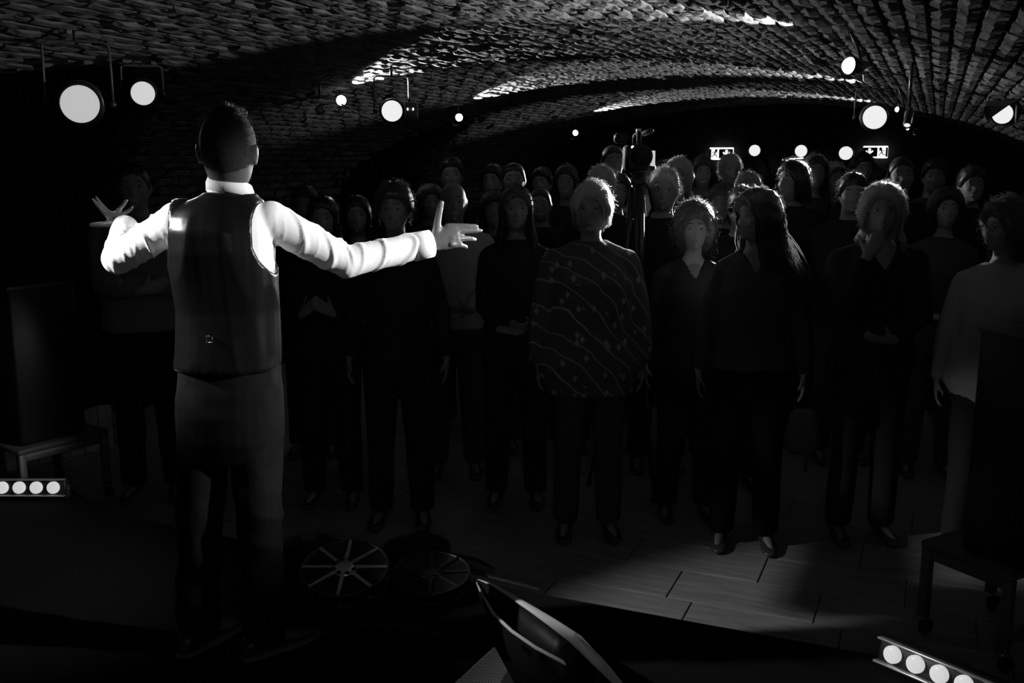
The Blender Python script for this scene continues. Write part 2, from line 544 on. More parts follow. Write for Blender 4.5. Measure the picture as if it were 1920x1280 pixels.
def stage_spot(px, py, depth, lens_px, label, power, target=None, yoke=True, length=.26, light_target=None, angle=38, name='stage_spotlight', cat='spotlight', group=None, hang=True, on=True, doors=False, blend=.4, glow=.85):
    c = P(px, py, depth); tgt = CAM if target is None else target
    d, r, u = lamp_frame(np.asarray(tgt) - c)
    R_ = lens_px / 2 / F_PX * depth
    o = empty(name, c, label, cat, group)
    mb = MB(); mb.lathe(A(0, 0, 0), d, [(-length, R_ * .5), (-length, R_ * 1.05), (-length * .9, R_ * 1.2), (-.05, R_ * 1.25), (-.01, R_ * 1.18), (.012, R_ * 1.18), (.012, R_ * 1.02), (-.012, R_ * 1.02)], n=28)
    link('housing', mb.mesh('housing', M_BLACK), o)
    link('lens', MB().lathe(A(0, 0, 0), d, [(-.010, R_ * .9), (-.010, R_ * 1.02), (0.002, R_ * 1.0), (.008, R_ * .6), (.010, R_ * .1)], n=32).mesh('lens', GLOWS[glow] if on else M_LENSOFF), o)
    # cooling fins on the back of the body
    mb = MB()
    for k in range(4):
        mb.lathe(-d * (length * (.55 + .1 * k)), d, [(-.004, R_ * 1.2), (-.004, R_ * 1.34), (.004, R_ * 1.34), (.004, R_ * 1.2)], n=24)
    link('cooling_fins', mb.mesh('cooling_fins', M_BLACKM), o)
    ztop = float(vz(c[0])) - c[2] - .01 if -5.2 < c[0] < 1.2 else .3
    yh = min(ztop * .9, R_ * 3.4)
    if yoke:
        w = R_ * 1.75; b = -d * length * .45
        pts = [b + r * w, b + r * w + UP * yh * .5, b + r * w * .98 + UP * yh * .94, b + r * w * .8 + UP * yh, b - r * w * .8 + UP * yh, b - r * w * .98 + UP * yh * .94, b - r * w + UP * yh * .5, b - r * w]
        link('yoke', MB().tube(pts, .006, n=8).mesh('yoke', M_GREYM), o)
        for sgn in (-1, 1):
            link('yoke_knob', MB().cyl(b + r * sgn * (w - .004), r, .016, .03, n=14).mesh('yoke_knob', M_BLACKM), o)
    if hang:
        b = -d * length * .45
        link('hanging_rod', MB().cyl(b + UP * (yh + ztop) / 2, UP, .009, max(.02, ztop - yh), n=10).mesh('hanging_rod', M_BLACKM), o)
    if doors:
        for sgn in (-1, 1):
            link('barn_door', MB().add([p + q for p in (r * sgn * R_ * 1.15 + d * .012, r * sgn * R_ * 1.5 + d * R_ * 1.3) for q in (u * R_ * .9, -u * R_ * .9)] , [(0, 1, 3, 2)]).mesh('barn_door', M_BLACKM, smooth=False), o)
    if on and power:
        lt = HERO_CHEST if light_target is None else light_target
        spot_lamp('spotlight_beam', c + d * .03, lt, power, angle, blend, R_ * .8)
    return o, c, d, r, u, R_

o1 = stage_spot(150, 195, 4.3, 66, 'largest lit stage spotlight, nearest in the dark left recess', PW_FRONT['left_near'], length=.22, glow=.50)
o2 = stage_spot(268, 175, 5.2, 41, 'smaller round lit spotlight just right of the largest one', PW_FRONT['left_far'], length=.2, glow=.62)
o3 = stage_spot(735, 208, 6.3, 37, 'lit spotlight hanging in a tall U-shaped yoke with a side box, centre left', PW_FRONT['centre'], length=.3, light_target=CL(-.4, 3.6, 1.5))
# ballast box on the side of the central spotlight
o, c, d, r, u, R_ = o3
bx = link('ballast_box', MB().bbox((-.035, -.07, -.05), (.035, .07, .05), .005).mesh('ballast_box', M_GREYM), o, tuple(P(772, 208, 6.35) - c))
bx.rotation_euler = (0, 0, PH)
for dx in (-.018, .016):
    link('indicator_light', MB().ell((dx, -.072, .008), (.0045, .003, .008), nu=8, nv=6).mesh('indicator_light', M_LENS), bx)
o4 = stage_spot(1640, 220, 7.5, 41, 'big round lit spotlight hanging above the fair-haired listener', PW_FRONT['right'], length=.25, light_target=CL(.90, 4.4, 1.64), angle=19, blend=.35)
o5 = 0 and stage_spot(1590, 123, 5.4, 24, 'small oval spotlight high up above the big right-hand one', PW_FRONT['right_up'], target=CAM + A(-3.4, 0, -.3), length=.12, light_target=CL(-1.4, 3.3, 1.5))
o7 = stage_spot(1701, 233, 5.05, 12, 'small spotlight seen nearly edge-on in the cluster right of the big round one', PW_FRONT['cluster'], target=CL(1.75, 4.6, 1.55), length=.1, light_target=CL(1.72, 4.6, 1.68), angle=22, yoke=False)
o6 = stage_spot(1880, 213, 5.5, 36, 'spotlight half hidden by its barn door near the right wall', PW_FRONT['right_out'], target=CAM + A(-1.2, 0, -.6), doors=True, length=.16, light_target=CL(.4, 3.2, 1.5))
# shutter plate cutting the upper right half of the far right lens
o, c, d, r, u, R_ = o6
link('shutter_plate', MB().add([d * .03 + r * R_ * a + u * R_ * b for a, b in ((-1.5, 1.35), (-.75, .95), (1.5, -.75), (1.5, 1.35))] + [d * .034 + r * R_ * a + u * R_ * b for a, b in ((-1.5, 1.35), (-.75, .95), (1.5, -.75), (1.5, 1.35))], [(0, 1, 2, 3), (7, 6, 5, 4), (0, 4, 5, 1), (1, 5, 6, 2), (2, 6, 7, 3), (3, 7, 4, 0)]).mesh('shutter_plate', M_BLACK, smooth=False), o)
stage_spot(600, 206, 6.6, 13, 'tiny unlit spotlight on the brick pier left of the yoked spotlight', 0, on=False, yoke=False, length=.1)
for k, (px, py, w) in enumerate([(1415, 282, 20), (1502, 283, 21.5), (1586, 287, 24)]):
    lab = ['leftmost of the three round lamps low on the far back wall', 'middle of the three round lamps on the back wall, beside the clamp arm', 'rightmost of the three round lamps on the back wall, next to the right exit sign'][k]
    o_, c_, d_, r__, u_, R__ = stage_spot(px, py, float(YP(px, py, 12.6) @ FW), w, lab, PW_FRONT['back'], length=.2, yoke=False, hang=False, group='round lamps on the back wall', light_target=CL(.1 + .35 * k, 5.0, 1.50), angle=16, blend=.3)
    link('wall_arm', MB().tube([-d_ * .15, A(0, .2, -.02), A(0, Y1 - c_[1] - .005, -.02)], .014, n=8).mesh('wall_arm', M_BLACKM), o_)

# drooping lamp cable on the left pier
pts = [P(640 + 95 * t, 195 + 33 * math.sin(t * math.pi * .55) , 6.55) for t in np.linspace(0, 1, 10)]
link('cable', MB().tube([p - o3[1] for p in pts], .005, n=6).mesh('cable', M_GREYM), o3[0])

# clamp lamps grazing the vault
def clamp_lamp(key, pos, side, label, rl=.034, power=10, aim_y=-.55):
    pos = np.asarray(pos, float)
    aim = A(pos[0] + side * 1.75, pos[1] + aim_y, float(vz(pos[0] + side * 1.75)) + (.16 if side > 0 else .30))
    face = nz(A(side * 1.0, -1.15, .1))
    o = empty('clamp_lamp', pos, label, 'lamp', 'clamp lamps lighting the vault')
    d, r, u = lamp_frame(face)
    link('lamp_shade', MB().lathe(A(0, 0, 0), d, [(-.09, rl * .35), (-.085, rl * .8), (-.03, rl * 1.0), (0, rl * 1.08), (0.002, rl * 1.0), (-.02, rl * .9)], n=20).mesh('lamp_shade', M_BLACKM), o)
    link('bulb', MB().ell(-d * .006, (rl * .95,) * 3, nu=16, nv=10).mesh('bulb', M_LENS), o)
    # wire hook behind the shade
    pts = [-d * .085 + r * (.03 * math.sin(a)) * 1.0 + UP * (-.03 + .03 * math.cos(a)) - d * .03 for a in np.linspace(-.4, 4.2, 14)]
    link('wire_hook', MB().tube(pts, .003, n=6).mesh('wire_hook', M_STEEL), o)
    back = -d * .08
    top = A(0, 0, float(vz(pos[0])) - pos[2])
    link('bracket', MB().tube([back, back * .6 + top * .5, top * .98], [.006, .006, .008], n=8).mesh('bracket', M_BLACKM), o)
    spot_lamp('vault_light', pos + A(side * .05, -.02, .01), aim, power, 55 if side > 0 else 46, .3, .010)
LABL = {'L1': 'nearest clamp lamp on the left pier, beside the yoked spotlight', 'L2': 'second clamp lamp on the left, with a hanging wire hook', 'L3': 'farthest clamp lamp on the left, left of the video camera',
        'R0': 'oval clamp lamp high up at the end of the near right bright streak', 'R2': 'clamp lamp right of the big round spotlight, upper one', 'R3': 'clamp lamp with a wire ring right of the big round spotlight'}
for k, (px, py, y) in {'L1': (640, 188, 6.0), 'L2': (861, 220, 7.94), 'L3': (1079, 249, 11.0)}.items():
    clamp_lamp(k, YP(px, py, y), 1, LABL[k], power=PW_VAULT[k], rl=.036 if k == 'L1' else .034)
clamp_lamp('R0', YP(1592, 123, 4.5), -1, LABL['R0'], power=PW_VAULT['R0'], rl=.036)
clamp_lamp('R2', YP(1682, 205, 7.94), -1, LABL['R2'], power=PW_VAULT['R2'], rl=.02)
clamp_lamp('R3', YP(1702, 240, 11.0), -1, LABL['R3'], power=PW_VAULT['R3'], rl=.022)

# clamp arm between the back lamps
c0 = P(1470, 300, 10.3)
o = empty('clamp_arm', c0, 'short bright metal bar under the middle back lamp', 'clamp arm')
link('arm', MB().tube([P(1471, 300, 10.3) - c0, P(1489, 292, 10.3) - c0], .008, n=8).mesh('arm', M_ALU), o)
link('arm_joint', MB().ell((0, 0, 0), (.018,) * 3, nu=12, nv=8).mesh('arm_joint', M_ALU), o)
link('arm_rod', MB().tube([P(1471, 300, 10.3) - c0, P(1480, 299, 10.6) - c0, A(0, Y1 - c0[1] - .02, .02)], .008, n=8).mesh('arm_rod', M_ALU), o)

# exit signs
M_SIGNW = mat('lit_sign_white', .9, .4, emit=1.3)
M_SIGND = mat('sign_dark_green', .03, .4)
def exit_sign(px, py, mirror, label):
    c = YP(px, py, Y1 - .09); s = 43 / 1850 * float(c @ FW) / 2      # half width
    w, h = s, s * .52
    o = empty('exit_sign', c, label, 'exit sign', 'exit signs on the back wall')
    link('sign_box', MB().bbox((-w, 0, -h), (w, .06, h), .006).mesh('sign_box', M_SIGNW), o)
    def poly(pts, name, m, dy=-.003):
        pts = [(a * mirror * w, b * h) for a, b in pts]; n = len(pts)
        if mirror < 0: pts = pts[::-1]
        return link(name, MB().add([(a, dy, b) for a, b in pts] + [(a, 0, b) for a, b in pts], [tuple(range(n))] + [(i, n + i, n + (i + 1) % n, (i + 1) % n) for i in range(n)]).mesh(name, m, smooth=False), o)
    poly([(-1, -.74), (-.84, -.74), (-.84, .74), (-1, .74)], 'dark_strip', M_SIGND)
    poly([(-.18, -.74), (1, -.74), (1, .74), (-.18, .74)], 'dark_panel', M_SIGND)
    # running figure in the doorway
    mb = MB()
    def stick(p, q, t, dy=-.005):
        p = A(p[0] * mirror * w, dy, p[1] * h); q = A(q[0] * mirror * w, dy, q[1] * h)
        mb.tube([p, q], t, n=6, flat=.5, ref=A(0, 1, 0))
    mb.ell((-.42 * mirror * w, -.005, .52 * h), (.018, .004, .018), nu=10, nv=6)
    stick((-.45, .38), (-.55, -.02), .016); stick((-.45, .33), (-.28, .12), .009); stick((-.48, .33), (-.70, .22), .009); stick((-.70, .22), (-.74, 0), .008)
    stick((-.55, 0), (-.40, -.25), .012); stick((-.40, -.25), (-.34, -.62), .011); stick((-.55, 0), (-.62, -.35), .012); stick((-.62, -.35), (-.80, -.42), .011)
    link('running_figure', mb.mesh('running_figure', M_SIGND), o)
    poly([(.36, .6), (.56, .6), (.56, -.1), (.46, -.1), (.36, -.1)], 'arrow_shaft', M_SIGNW, -.006)
    poly([(.14, .15), (.22, .30), (.46, -.12), (.70, .30), (.78, .15), (.46, -.48)], 'arrow_head', M_SIGNW, -.006)
exit_sign(1352, 288, 1, 'lit emergency exit sign left of the three back lamps')
exit_sign(1641, 285, -1, 'lit emergency exit sign right of the three back lamps')

# ------------------------------------------------------------------ LED floor bars
def led_bar(p0, p1, n, rad, label):
    """p0,p1: centres of first and last lens"""
    p0 = np.asarray(p0); p1 = np.asarray(p1); ax = nz(p1 - p0); L = np.linalg.norm(p1 - p0)
    fr = nz(np.cross(ax, UP)); fr = fr if fr @ (CAM - p0) > 0 else -fr
    fr = nz(fr + UP * .25); up = nz(np.cross(ax, fr)); up = up if up[2] > 0 else -up
    c = (p0 + p1) / 2
    o = empty('led_floor_light', c, label, 'stage light', 'LED floor bars at the stage corners')
    M = np.stack([ax, fr, up], 1)
    hl = L / 2 + rad * 1.9
    mb = MB(); mb.bbox((-hl, -.09, -rad * 1.45), (hl, -.012, rad * 1.45), .008); mb.v[-1] = mb.v[-1] @ M.T
    link('housing', mb.mesh('housing', M_BLACK), o)
    mb = MB()
    for s in (-1, 1): mb.bbox((-hl, -.02, s * rad * 1.35 - .004), (hl, .012, s * rad * 1.35 + .004), .002); mb.v[-1] = mb.v[-1] @ M.T
    link('front_frame', mb.mesh('front_frame', M_ALU), o)
    for s in (-1, 1):
        mb = MB(); mb.bbox((s * hl - .006, -.06, -c[2] + (SZ if label.startswith('left') else 0) if False else -rad * 2.0), (s * hl + .006, -.03, rad * .5), .002); mb.v[-1] = mb.v[-1] @ M.T
        link('foot_bracket', mb.mesh('foot_bracket', M_BLACKM), o)
    for k in range(n):
        q = p0 + (p1 - p0) * k / (n - 1) - c
        link('led_lens', MB().lathe(q, fr, [(-.02, rad), (.002, rad), (.006, rad * .6), (.007, rad * .05)], n=22).mesh('led_lens', M_LENSDIM), o)
    for t in (-.3, .3):
        spot_lamp('floor_light_beam', c + ax * L * t + fr * .03, HERO_CHEST, .8, 70, .7, .05)
zl = SZ + .06
pa = G(99, 914, zl); pb = G(67, 914, zl)
led_bar(pa + (pb - pa) * 5, pa, 6, .030, 'left LED floor bar with round lenses at the stage corner')
zl = SZ + .055
pa = G(1672, 1227, zl); pb = G(1715, 1245, zl)
led_bar(pa, pa + (pb - pa) * 4, 5, .029, 'right LED floor bar with round lenses at the stage front')

# ------------------------------------------------------------------ loudspeakers on wheeled stands
def wheeled_stand(corner, a, b, la, lb, zt, label):
    """corner: xy of one leg; a,b: unit directions; la,lb lengths"""
    o = empty('wheeled_stand', (corner[0], corner[1], 0), label, 'speaker stand', 'wheeled metal speaker stands')
    a = nz(a); b = nz(b)
    M = np.stack([a, b, UP], 1)
    def bx(name, lo, hi, m, parent=o):
        mb = MB(); mb.bbox(lo, hi, .003); mb.v[-1] = mb.v[-1] @ M.T
        return link(name, mb.mesh(name, m), parent)
    bx('top_board', (-.02, -.02, zt - .028), (la + .02, lb + .02, zt), M_WOOD)
    for i in (0, 1):
        for j in (0, 1):
            leg = bx('leg', (i * la - .018 , j * lb - .018, .07), (i * la + .018, j * lb + .018, zt - .028), M_GREYM)
            q = a * i * la + b * j * lb
            cs = link('caster', MB().cyl(q + A(.012, 0, .032), a, .031, .022, n=18).mesh('caster', M_RUBBER), o)
            link('caster_fork', MB().cyl(q + UP * .062, UP, .014, .02, n=12).mesh('caster_fork', M_STEEL), cs)
    bx('cross_rail', (0, -.012, zt - .07), (la, .012, zt - .03), M_GREYM)
    bx('cross_rail', (0, lb - .012, zt - .07), (la, lb + .012, zt - .03), M_GREYM)
    bx('cross_rail', (-.012, 0, zt - .07), (.012, lb, zt - .03), M_GREYM)
    bx('cross_rail', (la - .012, 0, .10), (la + .012, lb, .13), M_GREYM)
def pa_speaker(corner, a, b, la, lb, z0, h, label):
    a = nz(a); b = nz(b); M = np.stack([a, b, UP], 1)
    o = empty('loudspeaker', (corner[0], corner[1], z0), label, 'loudspeaker', 'loudspeakers beside the stage')
    def tr(mb): mb.v[-1] = mb.v[-1] @ M.T; return mb
    link('cabinet', tr(MB().bbox((0, 0, .004), (la, lb, h), .012)).mesh('cabinet', M_BLACK), o)
    link('grille', tr(MB().bbox((.02, lb - .002, .04), (la - .02, lb + .012, h - .04), .006)).mesh('grille', mat('speaker_grille', .03, .6, .3, bump=.8, bscale=500)), o)
    link('handle', tr(MB().bbox((-.008, lb * .35, h * .6), (.006, lb * .65, h * .68), .004)).mesh('handle', M_BLACKM), o)
    link('top_edge_highlight', tr(MB().bbox((-.003, -.003, h - .014), (la + .003, .003, h + .003), .002)).mesh('top_edge_highlight', M_GREYM), o)  # paler strip standing in for the highlight along the top edge
zb = .38
cL = G(203, 930); cLn = G(38, 842, zb)
a = nz(A(cLn[0] - cL[0], cLn[1] - cL[1], 0)); la = float(np.linalg.norm((cLn - cL)[:2])); b = A(a[1], -a[0], 0)
if b @ FW < 0: b = -b
print('left stand', cL, cLn, la)
wheeled_stand(cL, a, b, la, .5, zb, 'wheeled stand holding the left loudspeaker beside the left pier')
kk = P(165, 525, float(cL @ FW) - .02)
pa_speaker((cL + a * .08 + b * .02)[:2], a, b, la - .1, .44, zb, kk[2] - zb, 'dark loudspeaker on the wheeled stand at the far left')
cR = G(1728, 1185); cRn = G(1895, 1072, zb)
a = nz(A(cRn[0] - cR[0], cRn[1] - cR[1], 0)); la = float(np.linalg.norm((cRn - cR)[:2])); b = A(-a[1], a[0], 0)
if b @ FW < 0: b = -b
print('right stand', cR, cRn, la)
wheeled_stand(cR, a, b, la, .42, zb, 'wheeled stand holding the right loudspeaker in front of the woman in lace')
kk = P(1794, 620, float(cR @ FW))
pa_speaker((cR + a * .12 + b * .02)[:2], a, b, la - .08, .40, zb, 1.23 - zb, 'dark loudspeaker on the wheeled stand at the far right')

# pale boards low behind the left stand
p0 = G(12, 884); p1 = G(215, 836); dv = p1 - p0
o = empty('low_board', tuple(p0), 'low row of pale upright boards behind the left speaker stand', 'boards')
for k in range(7):
    a0 = dv * (k / 7 + .006); a1 = dv * ((k + 1) / 7 - .006)
    mb = MB(); t = nz(dv); nn = A(-t[1], t[0], 0)
    mb.add([a0, a1, a1 + nn * .018, a0 + nn * .018] + [q + UP * (.28 + rnd.uniform(-.01, .01)) for q in (a0, a1, a1 + nn * .018, a0 + nn * .018)], [(0, 1, 5, 4), (1, 2, 6, 5), (2, 3, 7, 6), (3, 0, 4, 7), (4, 5, 6, 7), (3, 2, 1, 0)])
    link('board', mb.mesh('board', M_WHITEP, smooth=False), o)

# ------------------------------------------------------------------ film reels on the stage edge
def reel(c, R_, tilt_dir, tilt, label, bright, th=.05, nsp=8, rot=.05):
    o = empty('film_reel', tuple(c), label, 'film reel', 'film reels lying by the stage edge')
    n = nz(UP * math.cos(tilt) + nz(tilt_dir) * math.sin(tilt)); u = nz(np.cross(n, FW)); w = np.cross(n, u)
    msp = M_ALU if bright else M_BLACKM
    for s in (1, -1):
        link('flange', MB().lathe(n * s * th / 2, n, [(-.003, R_ * .955), (-.003, R_), (.003, R_), (.003, R_ * .955), (-.003, R_ * .955)], n=48, ref=u).mesh('flange', M_BLACKM), o)
        for k in range(nsp):
            a = rot + 2 * math.pi * k / nsp; dd = u * math.cos(a) + w * math.sin(a); tt = np.cross(n, dd)
            mb = MB()
            V = []
            for r0, hw in ((R_ * .22, .0075), (R_ * .965, .0055)):
                for sg in (-1, 1):
                    for hh in (0, .004): V.append(dd * r0 + tt * sg * hw + n * (s * th / 2 + s * hh))
            mb.add(V, [(0, 2, 3, 1), (4, 5, 7, 6), (0, 1, 5, 4), (2, 6, 7, 3), (1, 3, 7, 5), (0, 4, 6, 2)])
            link('spoke', mb.mesh('spoke', msp, smooth=False), o)
    hub = link('hub', MB().lathe(A(0, 0, 0), n, [(-th / 2 - .004, .012), (-th / 2 - .004, R_ * .30), (th / 2 + .004, R_ * .30), (th / 2 + .004, R_ * .2), (th / 2 + .007, R_ * .17), (th / 2 + .007, .010)], n=32, ref=u).mesh('hub', M_ALU if bright else M_BLACKM), o)
    for k in range(8):
        a = rot + .39 + 2 * math.pi * k / 8; dd = u * math.cos(a) + w * math.sin(a)
        link('hub_hole', MB().lathe(dd * R_ * .25 + n * (th / 2 + .0045), n, [(-.001, .001), (-.001, .009), (.001, .009), (.001, .001)], n=10).mesh('hub_hole', M_BLACK), hub)
    link('film_pack', MB().lathe(A(0, 0, 0), n, [(-th / 2 + .006, .02), (-th / 2 + .006, R_ * (.9 if bright else .8)), (th / 2 - .006, R_ * (.9 if bright else .8)), (th / 2 - .006, .02)], n=40, ref=u).mesh('film_pack', M_BLACK), o)
    return o
reel(P(647, 1073, 3.42), .163, -FW, math.radians(15), 'film reel with eight bright metal spokes, in front', True, rot=0.0)
reel(G(585, 1048, .09), .17, -FW + RT * .4, math.radians(14), 'dark open-spoked film reel behind the singer\'s right leg', False, th=.03, nsp=6)
reel(G(808, 1082, .22), .155, -FW, math.radians(8), 'dark film reel right of the bright spoked reel', False, th=.045)
reel(G(782, 1030, .05), .155, -FW, math.radians(1), 'dark film reel flat on the floor behind the other reels', False, th=.03)
def ribbon(pts, w, name, m, label, cat, group=None):
    pts = [np.asarray(p) for p in pts]; V = []; F = []
    for i, p in enumerate(pts):
        t = nz(pts[min(i + 1, len(pts) - 1)] - pts[max(i - 1, 0)]); s = nz(np.cross(t, UP))
        V += [p - s * w / 2, p + s * w / 2, p + s * w / 2 + UP * .002, p - s * w / 2 + UP * .002]
    for i in range(len(pts) - 1):
        for j in range(4): F.append((4 * i + j, 4 * i + (j + 1) % 4, 4 * i + 4 + (j + 1) % 4, 4 * i + 4 + j))
    return tag(link(name, MB().add(V, F).mesh(name, m)), label, cat, group)
ribbon([G(850, 1040, .02), G(878, 1046, .05), G(900, 1052, .05), G(925, 1066, .01)], .035, 'film_strip', M_BLACKM, 'short loose strip of dark film curling off the reels', 'film strip')
ribbon([G(878, 1068, .19), G(930, 1082, .19), G(975, 1094, .18), G(1012, 1104, .165)], .035, 'film_strip', M_BLACKM, 'long strip of dark film lying along the stage edge', 'film strip')
for k in range(3):
    y0 = [1128, 1160, 1186][k]; x0 = [560, 520, 590][k]
    pts = []
    for t in np.linspace(0, 1, 26):
        pts.append(G(x0 + 250 * t + 14 * math.sin(9 * t + k), y0 + 11 * math.sin(5.3 * t + k * 1.3) - 10 * t, SZ + .008))
    lab = ['cable looping just below the spoked film reel', 'middle cable of three below the film reels', 'cable looping nearest the front edge of the picture'][k]
    tag(link('cable', MB().tube(pts, .006, n=6).mesh('cable', M_RUBBER)), lab, 'cable', 'black cables lying on the stage')

# soft instrument bag, open, in front of the stage edge
lr = [(893, 1090), (905, 1117), (925, 1150), (960, 1183), (1005, 1214), (1050, 1238), (1095, 1262), (1135, 1290)]
rr = [(897, 1086), (925, 1097), (960, 1118), (1000, 1143), (1040, 1170), (1078, 1197), (1120, 1240), (1170, 1292)]
o = empty('instrument_bag', tuple(G(950, 1150, SZ)), 'long dark soft instrument bag standing open, pale rim and satin lining', 'bag')
org = G(950, 1150, SZ)
LR = [G(a, b, SZ + .05 + .16 * math.sin(i / 7 * 2.0)) for i, (a, b) in enumerate(lr)]
RR = [G(a, b, SZ + .06 + .26 * math.sin(i / 7 * 2.0)) for i, (a, b) in enumerate(rr)]
rings = []
for i, (l, r_) in enumerate(zip(LR, RR)):
    mid = (l + r_) / 2; bot = A(mid[0], mid[1], SZ + .012)
    arc = []
    for t in np.linspace(0, 1, 9):
        q = l * (1 - t) + r_ * t; dip = 1 - (2 * t - 1) ** 2
        q = q + (A(0, 0, SZ + .015) - A(0, 0, q[2])) * dip * .9
        arc.append(q)
    back = [q - A(0, 0, .012) for q in arc[::-1]]
    rings.append(np.array(arc + back) - org)
link('bag_shell', MB().loft(rings).mesh('bag_shell', M_BLACK), o)
link('bag_rim', MB().tube([q - org for q in LR], [.004, .005, .006, .006, .006, .006, .006, .006], n=8).mesh('bag_rim', M_CLW), o)
rr_ = []
for i, (q, w) in enumerate(zip(RR, [.005, .008, .012, .016, .020, .023, .019, .012])):
    t = nz(RR[min(i + 1, 7)] - RR[max(i - 1, 0)]); s = nz(np.cross(t, UP)); an = np.arange(10) * math.pi / 5
    rr_.append(q - org + np.cos(an)[:, None] * w * s + np.sin(an)[:, None] * w * .45 * UP)
link('bag_rim', MB().loft(rr_).mesh('bag_rim', M_CLW), o)['label'] = 'wide pale rim'
mb = MB(); rows = []
for i, t in enumerate(np.linspace(0, 1, 12)):
    a_ = RR[5] * (1 - t) + RR[7] * t + UP * .01; row = []
    for j, s in enumerate(np.linspace(0, 1, 15)):
        q = a_ + (LR[7] - RR[7]) * s * .42 * (.25 + t) + UP * (.016 * math.sin(s * 17 + t * 3) - .06 * s)
        row.append(q - org)
    rows.append(row)
V = [q for r_ in rows for q in r_]
mb.add(V, [(i * 15 + j, i * 15 + j + 1, i * 15 + j + 16, i * 15 + j + 15) for i in range(11) for j in range(14)])
link('satin_lining', mb.mesh('satin_lining', mat('pale_satin', .6, .3, .5)), o)

# floor monitor with perforated grille
c = G(905, 1282, SZ + .12)
o = empty('floor_monitor', tuple(c), 'floor monitor wedge with a perforated grey grille at the bottom edge', 'monitor')
M_GRILLE = mat('perforated_grille', .5, .45, .5)
nt = M_GRILLE.node_tree; tc = nt.nodes['Texture Coordinate']; vo = nt.nodes.new('ShaderNodeTexVoronoi'); vo.inputs['Scale'].default_value = 210; vo.inputs['Randomness'].default_value = 0
nt.links.new(tc.outputs['Object'], vo.inputs['Vector']); mr = nt.nodes.new('ShaderNodeMapRange'); mr.inputs[1].default_value = .28; mr.inputs[2].default_value = .36; mr.inputs[3].default_value = .04; mr.inputs[4].default_value = .7
nt.links.new(vo.outputs['Distance'], mr.inputs[0]); nt.links.new(mr.outputs[0], nt.nodes['Principled BSDF'].inputs['Base Color'])
gt = G(928, 1213, SZ + .27) - c; gl = G(800, 1330, SZ + .23) - c; gr = G(985, 1318, SZ + .10) - c; gb = gl + gr - gt
nn = nz(np.cross(gl - gt, gr - gt)); nn = nn if nn[2] > 0 else -nn
mb = MB(); V = [gt, gl, gb, gr]
mb.add(V + [q - nn * .006 for q in V], [(0, 1, 2, 3), (7, 6, 5, 4), (0, 4, 5, 1), (1, 5, 6, 2), (2, 6, 7, 3), (3, 7, 4, 0)])
link('grille', mb.mesh('grille', M_GRILLE, smooth=False), o)
V = [q - nn * .007 + (q - (gt + gb) / 2) * .03 for q in (gt, gl, gb, gr)]
mb = MB(); mb.add(V + [A(q[0], q[1], SZ - c[2] + .003) for q in V], [(0, 1, 2, 3), (7, 6, 5, 4), (0, 4, 5, 1), (1, 5, 6, 2), (2, 6, 7, 3), (3, 7, 4, 0)])
link('cabinet', mb.mesh('cabinet', M_BLACK, smooth=False), o)

# ------------------------------------------------------------------ video camera on its tripod
td = 5.3
tb = P(1190, 620, td); tb = A(tb[0], tb[1], 0)
o = empty('tripod', tuple(tb), 'tall black tripod among the crowd carrying the video camera', 'tripod')
head_z = float(P(1190, 322, td)[2])
link('centre_column', MB().cyl((0, 0, head_z * .62), UP, .016, head_z * .76, n=14).mesh('centre_column', M_BLACKM), o)
link('tripod_head', MB().lathe((0, 0, head_z), UP, [(-.07, .02), (-.07, .036), (-.03, .04), (-.03, .03), (0, .045), (0, .01)], n=20).mesh('tripod_head', M_BLACKM), o)
for k, an in enumerate((-1.15, .95, 2.9)):
    dr = RT * math.cos(an) * 1.0 + FW * math.sin(an)
    top = A(0, 0, head_z - .08) + dr * .035; kn = A(0, 0, head_z * .55) + dr * .07; ft = dr * .24 + UP * .012
    lg = link('leg', MB().tube([top, kn], [.015, .015], n=10).mesh('leg', M_BLACKM), o)
    link('leg_extension', MB().tube([kn, ft], [.011, .009], n=10).mesh('leg_extension', M_BLACKM), lg)
    link('rubber_foot', MB().ell(ft + UP * .006, (.018, .018, .018), nu=10, nv=6).mesh('rubber_foot', M_RUBBER), lg)
    link('leg_clamp', MB().cyl(kn, kn - top, .02, .05, n=12).mesh('leg_clamp', M_GREYM), lg)
link('pan_handle', MB().tube([A(0, 0, head_z - .01), FW * .1 + RT * .07 + UP * (head_z - .09), FW * .24 + RT * .12 + UP * (head_z - .22)], .008, n=8).mesh('pan_handle', M_BLACKM), o)
vc = P(1186, 282, td)
o = empty('video_camera', tuple(A(tb[0], tb[1], head_z)), 'black video camera with lit details on top of the tripod', 'video camera', rz=PH)
hz = vc[2] - head_z
link('camera_body', MB().bbox((-.06, -.02, .005), (.05, .24, .14), .012).mesh('camera_body', M_BLACK), o)
link('lens_barrel', MB().lathe((-.012, -.02, .08), A(0, -1, 0), [(-.02, .035), (.05, .038), (.05, .046), (.11, .05), (.11, .040), (.08, .036), (.08, .004)], n=26).mesh('lens_barrel', M_BLACKM), o)
link('lens_hood', MB().lathe((-.012, -.13, .08), A(0, -1, 0), [(0, .05), (.05, .062), (.05, .056), (0, .044)], n=26).mesh('lens_hood', M_BLACK), o)
link('carry_handle', MB().tube([(0, .2, .14), (0, .2, .19), (0, .02, .2), (0, -.02, .14)], .012, n=10).mesh('carry_handle', M_BLACK), o)
link('microphone', MB().tube([(.04, .12, .2), (.04, -.16, .21)], .014, n=12, round_ends=True).mesh('microphone', M_RUBBER), o)
link('viewfinder', MB().bbox((-.115, .1, .15), (-.045, .2, .205), .015).mesh('viewfinder', M_BLACK), o)
link('flip_screen', MB().bbox((.075, -.01, .03), (.086, .10, .11), .003).mesh('flip_screen', M_LENSDIM), o)
